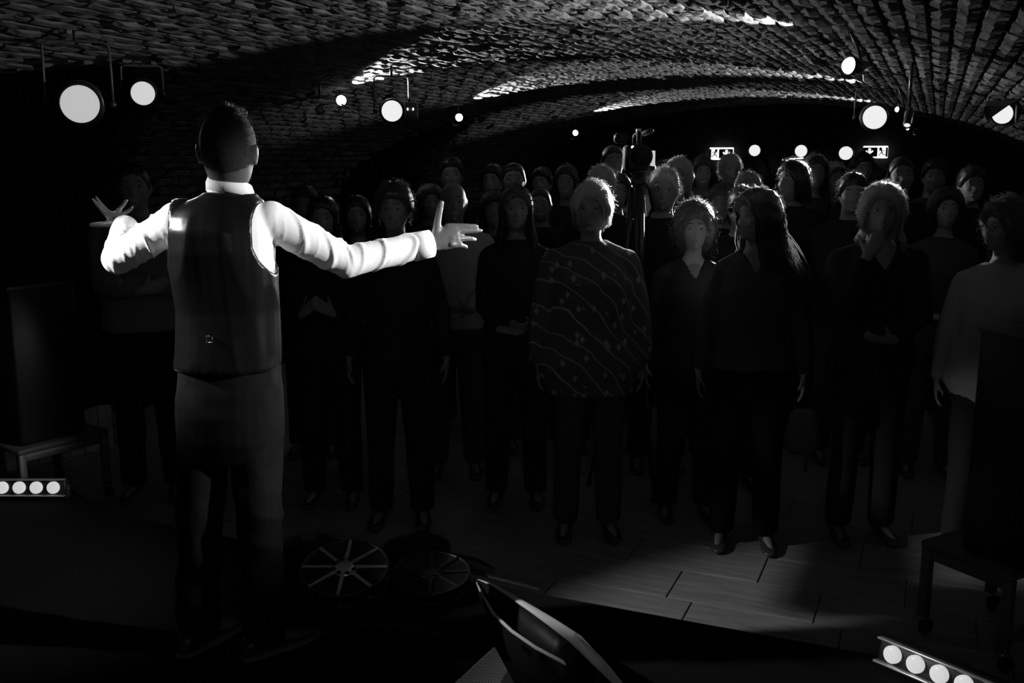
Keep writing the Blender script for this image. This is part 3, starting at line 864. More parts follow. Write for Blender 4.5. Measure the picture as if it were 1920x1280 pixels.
link('hand_strap', MB().tube([(.052, .18, .10), (.085, .13, .075), (.085, .06, .06), (.052, .01, .05)], .012, n=8, flat=.3).mesh('hand_strap', M_ALU), o)
link('tally_light', MB().ell((-.036, -.024, .128), (.007, .004, .007), nu=10, nv=6).mesh('tally_light', M_LENS), o)
link('cold_shoe', MB().bbox((-.012, .02, .205), (.014, .05, .225), .004).mesh('cold_shoe', M_ALU), o)

# ================================================================== people
_tmp = bpy.data.scenes.new('shaping')
def remesh(mb, name, mats, voxel, smooth=2, fac=.5):
    me = mb.mesh('raw', mats)
    o = bpy.data.objects.new('raw', me); _tmp.collection.objects.link(o)
    r = o.modifiers.new('r', 'REMESH'); r.mode = 'VOXEL'; r.voxel_size = voxel; r.use_smooth_shade = True
    if smooth:
        s = o.modifiers.new('s', 'SMOOTH'); s.iterations = smooth; s.factor = fac
    with bpy.context.temp_override(scene=_tmp, view_layer=_tmp.view_layers[0]):
        dg = bpy.context.evaluated_depsgraph_get()
        dg.update()
    out = bpy.data.meshes.new_from_object(o.evaluated_get(dg), depsgraph=dg)
    bpy.data.objects.remove(o); bpy.data.meshes.remove(me)
    out.name = name
    out.materials.clear(); out.materials.append(mats)
    out.polygons.foreach_set('use_smooth', [True] * len(out.polygons))
    return out
def get_v(me):
    a = np.empty(len(me.vertices) * 3); me.vertices.foreach_get('co', a); return a.reshape(-1, 3)
def get_n(me):
    a = np.empty(len(me.vertices) * 3); me.vertices.foreach_get('normal', a); return a.reshape(-1, 3)
def set_v(me, v):
    me.vertices.foreach_set('co', v.reshape(-1)); me.update()
_wk = [nz(nrs.normal(size=3)) for _ in range(24)]; _wp = nrs.uniform(0, 6.28, 24)
def snoise(p, f=1.0):
    """cheap smooth noise in about -1..1"""
    o = np.zeros(len(p)); w = 0
    q = p * f
    for i in range(8):
        o += np.sin(q @ _wk[i] * (4 + 1.3 * i) + _wp[i] + 1.5 * np.sin(q @ _wk[i + 8] * 3.1 + _wp[i + 8])); w += .6
    return o / w / 1.6
def folds(me, amp, f=3.0, zs=.35, seed=0.0):
    v = get_v(me); n = get_n(me)
    q = v * A(1, 1, zs) + seed
    s = snoise(q, f)
    set_v(me, v + n * (amp * (1 - 2 * np.abs(s)))[:, None])
def drop(me, mask):
    """delete the vertices in mask"""
    import bmesh
    bm = bmesh.new(); bm.from_mesh(me); bm.verts.ensure_lookup_table()
    bmesh.ops.delete(bm, geom=[bm.verts[i] for i in np.nonzero(mask)[0]], context='VERTS')
    bm.to_mesh(me); bm.free(); me.update()
    me.polygons.foreach_set('use_smooth', [True] * len(me.polygons))

def head_surface(D, f=False):
    """unit directions (n,3), face towards -y  ->  head surface points about the head centre"""
    x, y, z = D[:, 0], D[:, 1], D[:, 2]
    X_ = x * .076; Y_ = y * .097; Z_ = z * .118
    hi_ = np.clip(z, 0, .98); full = np.maximum(1e-3, 1 - hi_ ** 2.7) ** .45 / np.sqrt(1 - hi_ ** 2 + 1e-6)
    X_ = X_ * full; Y_ = Y_ * full
    low = np.clip(-z, 0, 1)
    jaw = 1 - (.12 if f else .07) * np.sin(math.pi * low) + (.02 if f else .16) * low ** 2
    X_ = X_ * jaw
    back = (y > 0)
    Y_ = np.where(back, Y_ * (1 - .5 * low ** 1.2) * (1 + .06 * np.clip(z, 0, 1)), Y_)
    # flatter face, chin brought forward
    Y_ = np.where(~back, Y_ * (1 - .06 * (1 - np.abs(x))) * (1 + .42 * low ** 2), Y_)
    X_ = X_ * (1 + .06 * np.clip(z, 0, 1) * np.clip(y, 0, 1))
    # eye sockets
    for s in (-1, 1):
        g = np.exp(-((X_ - s * .032) ** 2 / .018 ** 2 + (Z_ - .012) ** 2 / .013 ** 2)) * (y < 0)
        Y_ = Y_ + .008 * g
    return np.stack([X_, Y_, Z_], 1)
def sphere_grid(nu, nv):
    V = []; F = []
    for i in range(nv + 1):
        ph = math.pi * (i + .02) / (nv + .04)
        for j in range(nu):
            a = 2 * math.pi * j / nu
            V.append((math.sin(ph) * math.cos(a), math.sin(ph) * math.sin(a), math.cos(ph)))
    for i in range(nv):
        for j in range(nu):
            j2 = (j + 1) % nu
            F.append((i * nu + j, (i + 1) * nu + j, (i + 1) * nu + j2, i * nu + j2))
    F.append(tuple(range(nu))); F.append(tuple(nv * nu + j for j in range(nu))[::-1])
    return np.array(V), F
SPH_V, SPH_F = sphere_grid(44, 30)
def rot_head(yaw, pitch, roll):
    cy, sy = math.cos(yaw), math.sin(yaw); cp, sp = math.cos(pitch), math.sin(pitch); cr, sr = math.cos(roll), math.sin(roll)
    Rz = A(cy, -sy, 0, sy, cy, 0, 0, 0, 1).reshape(3, 3); Rx = A(1, 0, 0, 0, cp, -sp, 0, sp, cp).reshape(3, 3); Ry = A(cr, 0, sr, 0, 1, 0, -sr, 0, cr).reshape(3, 3)
    return Rz @ Rx @ Ry
def add_head(mb, c, Rm, f=False, k=1.0, smile=False):
    def T(v): return np.asarray(v) * k @ Rm.T + c
    def E(cc, r): mb.ell(T(A(*cc)), np.asarray(r) * k, rot=Rm, nu=12, nv=8)
    mb.add(T(head_surface(SPH_V, f)), SPH_F)
    mb.tube([T(A(0, -.086, .026)), T(A(0, -.098, -.002)), T(A(0, -.106, -.022))], [.006 * k, .0075 * k, .0095 * k], n=10, round_ends=True)
    E((.011, -.096, -.027), (.007, .010, .006)); E((-.011, -.096, -.027), (.007, .010, .006))
    for s in (-1, 1):
        E((s * .030, -.080, .034), (.024, .011, .007)); E((s * .040, -.068, -.018), (.020, .018, .016))
        # ear
        E((s * .079, .010, -.004), (.008, .019, .031)); E((s * .084, .016, .004), (.006, .012, .024))
    w = .027 if smile else .022
    E((0, -.092, -.052), (w, .009, .0045)); E((0, -.091, -.063), (w * .85, .009, .0055))
    E((0, -.082, -.090), (.020, .014, .014))

def face_bits(parent, c, Rm, hairmat, k=1.0):
    for s in (-1, 1):
        p = A(s * .031, -.0725, .012) * k @ Rm.T + c
        mb = MB(); mb.ell(p, A(.0135, .0115, .0085) * k, rot=Rm, nu=12, nv=8)
        link('eye', mb.mesh('eye', M_EYEW), parent)
        q = A(s * .031, -.0825, .012) * k @ Rm.T + c
        link('iris', MB().ell(q, A(.0055, .003, .0055) * k, rot=Rm, nu=10, nv=6).mesh('iris', M_EYED), parent)
        pts = [A(s * (.012 + .036 * t), -.0905 + .014 * t ** 2, .039 + .005 * math.sin(t * 2.4) - .004 * t) * k @ Rm.T + c for t in np.linspace(0, 1, 6)]
        link('eyebrow', MB().tube(pts, [.0015 * k, .0024 * k, .0028 * k, .0026 * k, .002 * k, .001 * k], n=6).mesh('eyebrow', hairmat), parent)

def mouth_bit(parent, c, Rm, k=1.0, smile=False):
    w = .027 if smile else .022
    pts = [A(w * t, -.1005 + .012 * t * t, -.057 + (.007 if smile else .001) * t * t) * k @ Rm.T + c for t in np.linspace(-1, 1, 9)]
    link('mouth', MB().tube(pts, [a * k for a in (.001, .003, .004, .0045, .0045, .0045, .004, .003, .001)], n=6, flat=.6).mesh('mouth', M_TEETH if smile else M_LIP), parent)
def hair_mesh(kind, c, Rm, m, f=False, k=1.0, seed=0, thick=None, length=.3, dens=1.0, flow=(0, 0)):
    r = np.random.RandomState(100 + seed)
    mb = MB()
    def T(v): return np.asarray(v) * k @ Rm.T + c
    D = SPH_V; x, y, z = D[:, 0], D[:, 1], D[:, 2]
    # hairline height as a function of the direction around the head
    az = np.arctan2(x, -y)                       # 0 at the face
    t = np.clip(np.abs(az) / math.pi, 0, 1)
    line = np.interp(t, [0, .2, .33, .42, .5, .6, 1], [.60, .52, .18, -.12, -.1, -.42, -.62])
    if kind in ('bald',): line = np.interp(t, [0, .35, .5, .6, 1], [1.5, 1.5, .1, .15, .15]); 
    if kind in ('long', 'bob', 'curly', 'wavy'): line = np.interp(t, [0, .15, .3, .4, .5, 1], [.62, .55, .1, -.5, -.8, -.9])
    if kind == 'fine': line = np.interp(t, [0, .2, .33, .42, .5, .6, 1], [.60, .52, .18, -.12, -.05, -.38, -.55])
    thk = thick if thick is not None else {'short': .012, 'crop': .006, 'bald': .003, 'long': .020, 'bob': .028, 'curly': .05, 'wavy': .036, 'bun': .012, 'quiff': .02}.get(kind, .014)
    mask = 1 / (1 + np.exp(-(z - line) / (.07 if kind == 'fine' else .035)))
    if kind == 'bald':
        mask = mask * (z < .35)
    S = head_surface(D, f); n = S / np.linalg.norm(S, axis=1)[:, None]
    vol = thk * (1 + .25 * snoise(D, 1.6 + seed * .1) * (kind not in ('crop', 'bald')))
    if kind in ('short', 'quiff'): vol = vol * (1 + .9 * np.clip(z, 0, 1))
    if kind in ('bob',): vol = vol * (1 + .5 * np.clip(1 - np.abs(z), 0, 1) * (np.abs(x) > .3))
    off = mask * vol - (1 - mask) * .014
    mb.add(T(S + n * off[:, None]), SPH_F)
    # strands
    mb.mi = 1
    def strand(pts, r0, r1=None):
        mm = len(pts)
        rr = np.linspace(r0, r0 * .35 if r1 is None else r1, mm)
        mb.tube([T(p) for p in pts], list(rr * k), n=3)
    N = int({'short': 260, 'crop': 420, 'bald': 50, 'long': 330, 'bob': 260, 'curly': 420, 'wavy': 330, 'bun': 200, 'quiff': 260}.get(kind, 200) * dens)
    idx = np.nonzero(mask > .8)[0]
    if kind in ('long', 'wavy', 'bob'):
        L = length if kind != 'bob' else min(length, .16)
        for q in range(N):
            i = idx[r.randint(len(idx))]; i = i if z[i] > -.1 else idx[r.randint(len(idx))]
            az0 = math.atan2(x[i], -y[i])
            if abs(az0) < .75 and z[i] < .75: continue
            p = S[i] + n[i] * vol[i] * .9; pts = [p]; zz = D[i, 2]; rad = np.hypot(p[0], p[1])
            if abs(az0) < .9: az0 = math.copysign(r.uniform(1.0, 1.9), az0 if az0 else 1)
            drop_ = L * r.uniform(.75, 1.08); steps = 7; r0w = r.uniform(.1, 1.0)
            out = A(math.sin(az0), -math.cos(az0), 0)
            R1 = A(out[0] * .088, out[1] * .105, 0) * r.uniform(.98, 1.12)
            zend = -drop_
            for s_ in range(1, steps + 1):
                u_ = s_ / steps
                zc = p[2] + (zend - p[2]) * u_
                xy = p[:2] * (1 - min(1, u_ * 2.2)) + R1[:2] * min(1, u_ * 2.2)
                wv = (.010 if kind == 'wavy' else .003) * math.sin(u_ * 9 + q)
                taper = 1 + (.25 if zc < -.12 else 0) * (u_)
                pts.append(A(xy[0] * taper + wv + flow[0] * u_ ** 2 * r0w, xy[1] * (1 if xy[1] < 0 else 1.1) + wv + flow[1] * u_ ** 2 * r0w, zc))
            strand(pts, r.uniform(.0022, .0045) if q % 3 else .0012)
    elif kind == 'fine':
        for q in range(int(2600 * dens)):
            i = idx[r.randint(len(idx))]
            tj = (S[i] + n[i] * vol[i] * .8) + r.normal(size=3) * .005
            L = .003 + .013 * max(0, z[i]) ** 3 * r.uniform(.4, 1.2)
            dd = nz(n[i] + A(r.normal() * .35, r.normal() * .35, r.normal() * .2 - .2))
            mb.tube([T(tj), T(tj + dd * L)], [.0007 * k, .0003 * k], n=3)
    elif kind == 'curly':
        for q in range(N):
            i = idx[r.randint(len(idx))]
            p = S[i] + n[i] * vol[i] * .8; d = nz(n[i] + r.normal(size=3) * .5 + A(0, 0, -.25)); u_ = nz(np.cross(d, r.normal(size=3))); w_ = np.cross(d, u_)
            L = r.uniform(.03, .065); ph = r.uniform(0, 6)
            pts = [p + d * L * a - A(0, 0, .02 * a * a) + (.008 * math.sin(a * 9 + ph) * u_ + .008 * math.cos(a * 9 + ph) * w_) * min(1, a * 3) for a in np.linspace(0, 1, 9)]
            strand(pts, .0016)
    else:
        Ls = {'crop': .008, 'bald': .006, 'short': .028, 'bun': .02, 'quiff': .035}.get(kind, .02)
        for q in range(N):
            i = idx[r.randint(len(idx))]
            p = S[i] + n[i] * vol[i] * .85; d = nz(n[i] * (.9 if kind in ('crop', 'bald') else .35) + A(r.normal() * .3, .35 * r.rand(), -.35) * (0.3 if kind == 'crop' else 1))
            if kind == 'quiff': d = nz(n[i] * .6 + A(.3, -.5, .3) * max(0, z[i]) + r.normal(size=3) * .2)
            L = Ls * r.uniform(.6, 1.3)
            pts = [p, p + d * L * .5, p + d * L * .9 - A(0, 0, .3 * L)] if kind != 'crop' else [p, p + d * L]
            strand(pts, .0013 if kind == 'crop' else .0018)
    for q in range(int((0 if kind in ('bald', 'fine', 'crop') else 1100) * dens)):
        i = idx[r.randint(len(idx))]
        j = S[i] + n[i] * vol[i] * .7 + r.normal(size=3) * .005
        dd = nz(n[i] * .55 + r.normal(size=3) * .32 + A(0, .25, -.25)); L = r.uniform(.012, .036)
        e_ = nz(dd + A(0, 0, -.7))
        mb.tube([T(j), T(j + dd * L * .5), T(j + dd * L * .5 + e_ * L * .5)], [.0010 * k, .0008 * k, .0004 * k], n=3)
    mb.mi = 0
    if kind == 'bun':
        mb.ell(T(A(0, .115, .03)), A(.04, .036, .04) * k, rot=Rm)
    return mb.mesh('hair', (m, STRAND[m.name]))

def hand(mb, W, d, n, side, s=1.0, curl=.25, fdirs=None, thumb=None, spread=.10, fr=.0082, curls=None):
    """W wrist, d finger direction, n palm normal, side +1 right hand / -1 left hand"""
    d = nz(d); n = nz(np.asarray(n) - d * (np.asarray(n) @ d)); t = np.cross(d, n) * side
    def ring(c, a, b):
        an = np.arange(12) * math.pi / 6
        return c + np.cos(an)[:, None] * t * a * s + np.sin(an)[:, None] * n * b * s
    mb.loft([ring(W - d * .02 * s, .024, .018), ring(W + d * .01 * s, .026, .017), ring(W + d * .04 * s, .036, .016), ring(W + d * .075 * s, .041, .013), ring(W + d * .095 * s, .037, .010)])
    bases = [(.030, .088), (.010, .093), (-.011, .089), (-.030, .079)]
    Ls = [.072, .080, .074, .058]
    for i, ((lt, ld), L) in enumerate(zip(bases, Ls)):
        b = W + (t * lt + d * ld) * s
        fd = nz(fdirs[i]) if fdirs is not None else nz(d + t * spread * (1.5 - i) * .9)
        cu = curls[i] if curls is not None else curl
        nn = nz(n - fd * (n @ fd))
        p0 = b - fd * .02 * s; pts = [p0, b]; ang = cu * .4
        for seg in (.46, .30, .24):
            dd = fd * math.cos(ang) + nn * math.sin(ang); pts.append(pts[-1] + dd * L * seg * s); ang += cu * .8
        r0 = fr * s * (1 if i < 3 else .88)
        mb.tube(pts, [r0 * 1.1, r0 * 1.08, r0 * 1.0, r0 * .92, r0 * .78], n=8, round_ends=True)
    td_ = nz(thumb) if thumb is not None else nz(t * .75 + d * .6 + n * .35)
    b = W + (t * .022 + d * .028) * s
    p1 = b + td_ * .040 * s; d2 = nz(td_ + d * .12); p2 = p1 + d2 * .034 * s; p3 = p2 + nz(d2 + d * .05) * .026 * s
    mb.tube([b, p1, p2, p3], [.0155 * s, .0118 * s, .0105 * s, .0085 * s], n=9, round_ends=True)

def ering(c, rx, ry, n=22, p=2.0, rot=0.0, ax=None, ay=None):
    an = np.arange(n) * 2 * math.pi / n
    ca, sa = np.cos(an), np.sin(an)
    if p != 2.0:
        ca = np.sign(ca) * np.abs(ca) ** (2 / p); sa = np.sign(sa) * np.abs(sa) ** (2 / p)
    ax = A(1, 0, 0) if ax is None else ax; ay = A(0, 1, 0) if ay is None else ay
    return np.asarray(c) + ca[:, None] * rx * ax + sa[:, None] * ry * ay
def sdS(i): return 1 if i == 0 else -1
def elbow(S, W, a, b, pole):
    d = W - S; L = min(np.linalg.norm(d), (a + b) * .995); u = nz(d)
    x = (a * a - b * b + L * L) / (2 * L); h = math.sqrt(max(a * a - x * x, 0))
    p = nz(np.asarray(pole) - u * (np.asarray(pole) @ u))
    return S + u * x + p * h, S + u * L

TORSO_M = [(.80, .12, .085), (.90, .166, .110), (1.0, .160, .105), (1.08, .150, .10), (1.2, .160, .112), (1.33, .174, .118), (1.43, .170, .10), (1.475, .125, .078), (1.505, .085, .066), (1.53, .062, .058)]
TORSO_F = [(.80, .13, .095), (.90, .172, .115), (1.0, .152, .104), (1.08, .130, .092), (1.2, .142, .112), (1.31, .150, .126), (1.40, .146, .098), (1.455, .110, .07), (1.49, .07, .058), (1.515, .052, .052)]
ARMS = {
    'down': dict(w=[(.27, -.03, .82), (-.27, -.03, .82)], pole=(0, .6, 0), hd=[(0, -.2, -1)] * 2, hn=[(-1, 0, 0), (1, 0, 0)]),
    'clasp': dict(w=[(.09, -.26, 1.06), (-.09, -.24, 1.04)], pole=(0, .4, -1), hd=[(-.9, -.4, .1), (.9, -.4, .05)], hn=[(0, .5, .6), (0, .3, -.6)]),
    'clap': dict(w=[(.085, -.29, 1.17), (-.09, -.27, 1.16)], pole=(0, .3, -1), hd=[(-.6, -.5, .55), (.6, -.5, .6)], hn=[(-.7, .4, .2), (.7, .4, .2)]),
    'crossed': dict(w=[(-.05, -.215, 1.20), (.05, -.25, 1.16)], pole=(0, -.1, -1), hd=[(-.8, .42, .25), (.8, .42, .2)], hn=[(0, 1, 0), (0, 1, 0)]),
    'mouth': dict(w=[(.10, -.27, 1.07), (-.12, -.17, 1.46)], pole=(-.0, -.2, -1), hd=[(-.95, -.2, .05), (.45, .15, .6)], hn=[(0, .5, .8), (.25, 1, -.1)]),
}
def person_meshes(H=1.75, f=False, stout=1.0, arms='clasp', hyaw=0, hpitch=0, hroll=0, hair='short', hairm=None, skin=None, voxel=.011,
                  top=None, bottom=None, sleeve=1.0, hem=.80, skirt=False, neck=0.0, tunic=False, hair_len=.3, seed=0, fold=.006, glasses=False, dens=1.0, smile=False, custom=None, hthick=None, flow=(0, 0)):
    """returns list of (name, mesh) with the body first; figure faces -y, feet at the origin"""
    s = H / 1.785
    skin = skin or M_SKIN; hairm = hairm or M_HAIRD; top = top or M_CLB; bottom = bottom or M_CLB
    T0 = TORSO_F if f else TORSO_M
    sw = (.155 if f else .180) * (1 + (stout - 1) * .45)
    la, lf = (.275, .245) if f else (.29, .26)
    ar = .86 if f else 1.0
    a_ = ARMS[arms] if custom is None else custom
    body = MB()
    body.loft([ering((0, 0.0, z), rx * (1 + (stout - 1) * 1.0) if z < 1.4 else rx, ry * stout if z < 1.4 else ry, p=2.3) for z, rx, ry in T0])
    neckr = .049 if f else .058
    zt = T0[-1][0]
    hc = A(0, -.022, 1.665)
    Rm = rot_head(math.radians(hyaw), math.radians(hpitch), math.radians(hroll))
    body.tube([(0, .012, zt - .05), (0, .004, zt + .03), (0, -.002, 1.60)], [neckr * 1.12, neckr, neckr * .98], n=14)
    add_head(body, hc, Rm, f, .97 if f else 1.0, smile)
    S_, E_, W_ = [], [], []
    for i, sd in enumerate((1, -1)):          # i=0: person's left (+x)
        S = A(sd * sw, .005, 1.435 if not f else 1.415); W = A(*a_['w'][i])
        pole = A(*a_['pole']) + A(sd * .35, 0, 0)
        E, W = elbow(S, W, la, lf, pole)
        S_.append(S); E_.append(E); W_.append(W)
        body.ell(S - A(0, 0, .01), (.044 * ar,) * 3, nu=12, nv=8)
        body.tube([S, S * .5 + E * .5, E], [.052 * ar, .047 * ar, .040 * ar], n=12, round_ends=True)
        body.tube([E, E * .65 + W * .35, W], [.041 * ar, .041 * ar, .026 * ar], n=12, round_ends=True)
        hand(body, W, a_['hd'][i], a_['hn'][i], -1 if sd > 0 else 1, .98 if not f else .9, curl=.45, fr=.0092)
    HIP, KN, AN = [], [], []
    for sd in (1, -1):
        h_ = A(sd * .088, 0, .88); k_ = A(sd * .10, -.012, .49); a2 = A(sd * .112, .012, .09)
        HIP.append(h_); KN.append(k_); AN.append(a2)
        body.tube([h_, h_ * .5 + k_ * .5, k_], [.086 * (1 + (stout - 1) * .5), .074, .056], n=14, round_ends=True)
        body.tube([k_, k_ * .7 + a2 * .3 + A(0, .012, 0), a2], [.055, .056, .037], n=12, round_ends=True)
        body.tube([a2 + A(0, .03, -.045), a2 + A(sd * .01, -.06, -.052), a2 + A(sd * .02, -.13, -.066)], [.024, .026, .017], n=10, round_ends=True)
    body.v = [v * s for v in body.v]
    out = [('person', remesh(body, 'person', skin, voxel * (1.0), 1, .4))]
    # top
    t = MB(); g = .016
    rows = [(z, rx, ry) for z, rx, ry in T0 if z > hem + .03]
    z0 = hem
    b0 = np.interp(hem, [q[0] for q in T0], [q[1] for q in T0]), np.interp(hem, [q[0] for q in T0], [q[2] for q in T0])
    rows = [(z0, b0[0], b0[1])] + rows[:-1]
    fl = 1.0 + (.22 if tunic else .06)
    rings = []
    for z, rx, ry in rows:
        k_ = np.interp(z, [z0, 1.2, 1.32], [fl, 1.05, 1.0])
        st = stout if z < 1.4 else 1
        gg = g if z < 1.45 else .008
        rings.append(ering((0, 0, z), (rx * (1 + (st - 1)) + gg) * k_, (ry * st + gg) * k_, p=2.3))
    rings.append(ering((0, .004, T0[-1][0] - .012), .066 if not f else .060, .064, p=2))
    t.loft(rings)
    for i in (0, 1):
        S, E, W = S_[i], E_[i], W_[i]
        t.ell(S - A(sdS(i) * .010, 0, .012), (.066 * ar, .066 * ar, .064 * ar), nu=14, nv=10)
        t.tube([A(sdS(i) * .05, .004, T0[-1][0] - .035), S - A(0, 0, .012)], [.036, .058 * ar], n=12)
        lo_ = (.018 if tunic else 0)
        if sleeve > .55:
            q = (sleeve - .5) / .5
            Wc = E + (W - E) * min(.97, q)
            t.tube([S - A(0, 0, .02), (S + E) / 2, E], [.062 * ar + lo_, .059 * ar + lo_, .054 * ar + lo_], n=14, round_ends=True)
            t.tube([E, (E + Wc) / 2, Wc], [.054 * ar + lo_, .049 * ar + lo_, .037 * ar + lo_], n=14)
            t.ell(E, (.055 * ar + lo_,) * 3, nu=12, nv=8)
        else:
            Wc = S + (E - S) * sleeve * 2
            t.tube([S, (S + Wc) / 2, Wc], [.068 * ar, .066 * ar, .062 * ar], n=14)
    t.v = [v * s for v in t.v]
    tm = remesh(t, 'top', top, max(.011, voxel), 2, .5)
    folds(tm, fold, 3.2, .4, seed * 1.7)
    if neck > 0:
        v = get_v(tm) / s; zn = T0[-1][0] - .03
        g_ = ((v[:, 2] - (zn - neck)) * .62 - np.abs(v[:, 0])) / .016
        g_ = np.clip(g_, 0, 1) * (v[:, 1] < -.01) * (v[:, 2] < zn + .05)
        set_v(tm, get_v(tm) - get_n(tm) * (.034 * g_)[:, None])
    out.append(('tunic' if tunic else ('sweater' if top is M_CLM else 'shirt'), tm))
    # bottom
    bt = MB()
    if skirt:
        bt.loft([ering((0, 0, z), rx, ry, p=2.2) for z, rx, ry in [(.42, .24 * stout, .19 * stout), (.6, .225 * stout, .17 * stout), (.8, .20 * stout, .145 * stout), (.92, .19 * stout, .135 * stout), (1.04, .15 * stout, .115 * stout)]])
    else:
        bt.loft([ering((0, 0, z), rx * stout + .014, ry * stout + .014, p=2.3) for z, rx, ry in [(.77, .10, .085), (.80, .15, .105), (.88, .168, .112), (.95, .165, .11), (1.03, .15, .10)]])
        for i in (0, 1):
            bt.tube([HIP[i] - A(0, 0, .0), (HIP[i] + KN[i]) / 2, KN[i], (KN[i] + AN[i]) / 2, AN[i] - A(0, 0, .02)], [.098 * (1 + (stout - 1) * .5), .086, .072, .068, .062], n=16)
            bt.ell(HIP[i], (.098,) * 3, nu=12, nv=8)
    bt.v = [v * s for v in bt.v]
    bm_ = remesh(bt, 'trousers', bottom, max(.013, voxel), 2, .5)
    folds(bm_, fold * .8, 3.4, .5, seed * 2.3 + 4)
    out.append(('skirt' if skirt else 'trousers', bm_))
    for i, sd in enumerate((1, -1)):
        m2 = MB(); a2 = AN[i] * s
        rr = []
        for yy, hw, hh in [(.062, .018, .03), (.05, .032, .055), (.0, .036, .062), (-.06, .040, .045), (-.12, .043, .034), (-.165, .036, .028), (-.19, .018, .02)]:
            c_ = a2 + A(sd * (.012 if yy < 0 else 0), yy, 0) * s
            an = np.arange(12) * math.pi / 6
            rr.append(np.stack([c_[0] + np.cos(an) * hw * s, np.full(12, c_[1]), .003 + (hh * s) * (np.sin(an) * .5 + .5) ** .8], 1))
        m2.loft(rr)
        out.append(('shoe', m2.mesh('shoe', M_SHOE)))
    if hair != 'none':
        out.append(('hair', hair_mesh(hair, hc * s, Rm, hairm, f, s * (.97 if f else 1.0), seed, length=hair_len, dens=dens, thick=hthick, flow=flow)))
    info = dict(s=s, hc=hc * s, Rm=Rm, W=[w * s for w in W_], hairm=hairm)
    if glasses:
        g_ = MB()
        def T(v): return A(*v) * s @ Rm.T + hc * s
        for sd in (-1, 1):
            g_.tube([T((sd * .032 + .021 * math.cos(a), -.101 + .004 * abs(math.cos(a)), .010 + .016 * math.sin(a))) for a in np.arange(14) * math.pi / 7], .0016 * s, n=5, closed=True)
            g_.tube([T((sd * .053, -.096, .014)), T((sd * .078, -.05, .016)), T((sd * .082, .012, .012))], .0014 * s, n=5)
        g_.tube([T((-.012, -.105, .014)), T((0, -.108, .018)), T((.012, -.105, .014))], .0014 * s, n=5)
        out.append(('glasses', g_.mesh('glasses', M_GLASSF)))
    return out, info

def place_person(parts, info, loc, rz, label, group=None, scale=1.0, share=None, override=None):
    """first part is the body and the parent of the rest"""
    root = None
    for name, me in parts:
        o = bpy.data.objects.new(name, me); COL.objects.link(o)
        if root is None:
            root = o; o.location = loc; o.rotation_euler = (0, 0, rz); o.scale = (scale,) * 3
            tag(o, label, 'person', group)
        else: o.parent = root
        if override and name in override:
            o.material_slots[0].link = 'OBJECT'; o.material_slots[0].material = override[name]
    return root
def head_spot(px, top, d):
    """floor position and height of somebody whose crown is at this pixel at this depth"""
    p = P(px, top, d); return A(p[0], p[1], 0), float(p[2]) - .012
PEOPLE = {}
def someone(key, px, crown, d, label, yaw=0, group='listeners in the front rows', bits=True, **kw):
    loc, H = head_spot(px, crown, d)
    hp = kw.get('hair', 'short')
    extra = {'curly': .05, 'bob': .02, 'long': .016, 'wavy': .03, 'short': .016, 'quiff': .02, 'bald': 0, 'crop': .004, 'bun': .01}.get(hp, .01)
    H = H - extra + .012
    parts, info = person_meshes(H=H, seed=len(PEOPLE) + 1, **kw)
    root = place_person(parts, info, tuple(loc), PH + math.radians(yaw), label, group)
    if bits:
        face_bits(root, info['hc'], info['Rm'], info['hairm'], info['s'] * (.97 if kw.get('f') else 1)); mouth_bit(root, info['hc'], info['Rm'], info['s'] * (.97 if kw.get('f') else 1), kw.get('smile', False))
    PEOPLE[key] = (root, info, H)
    return root, info

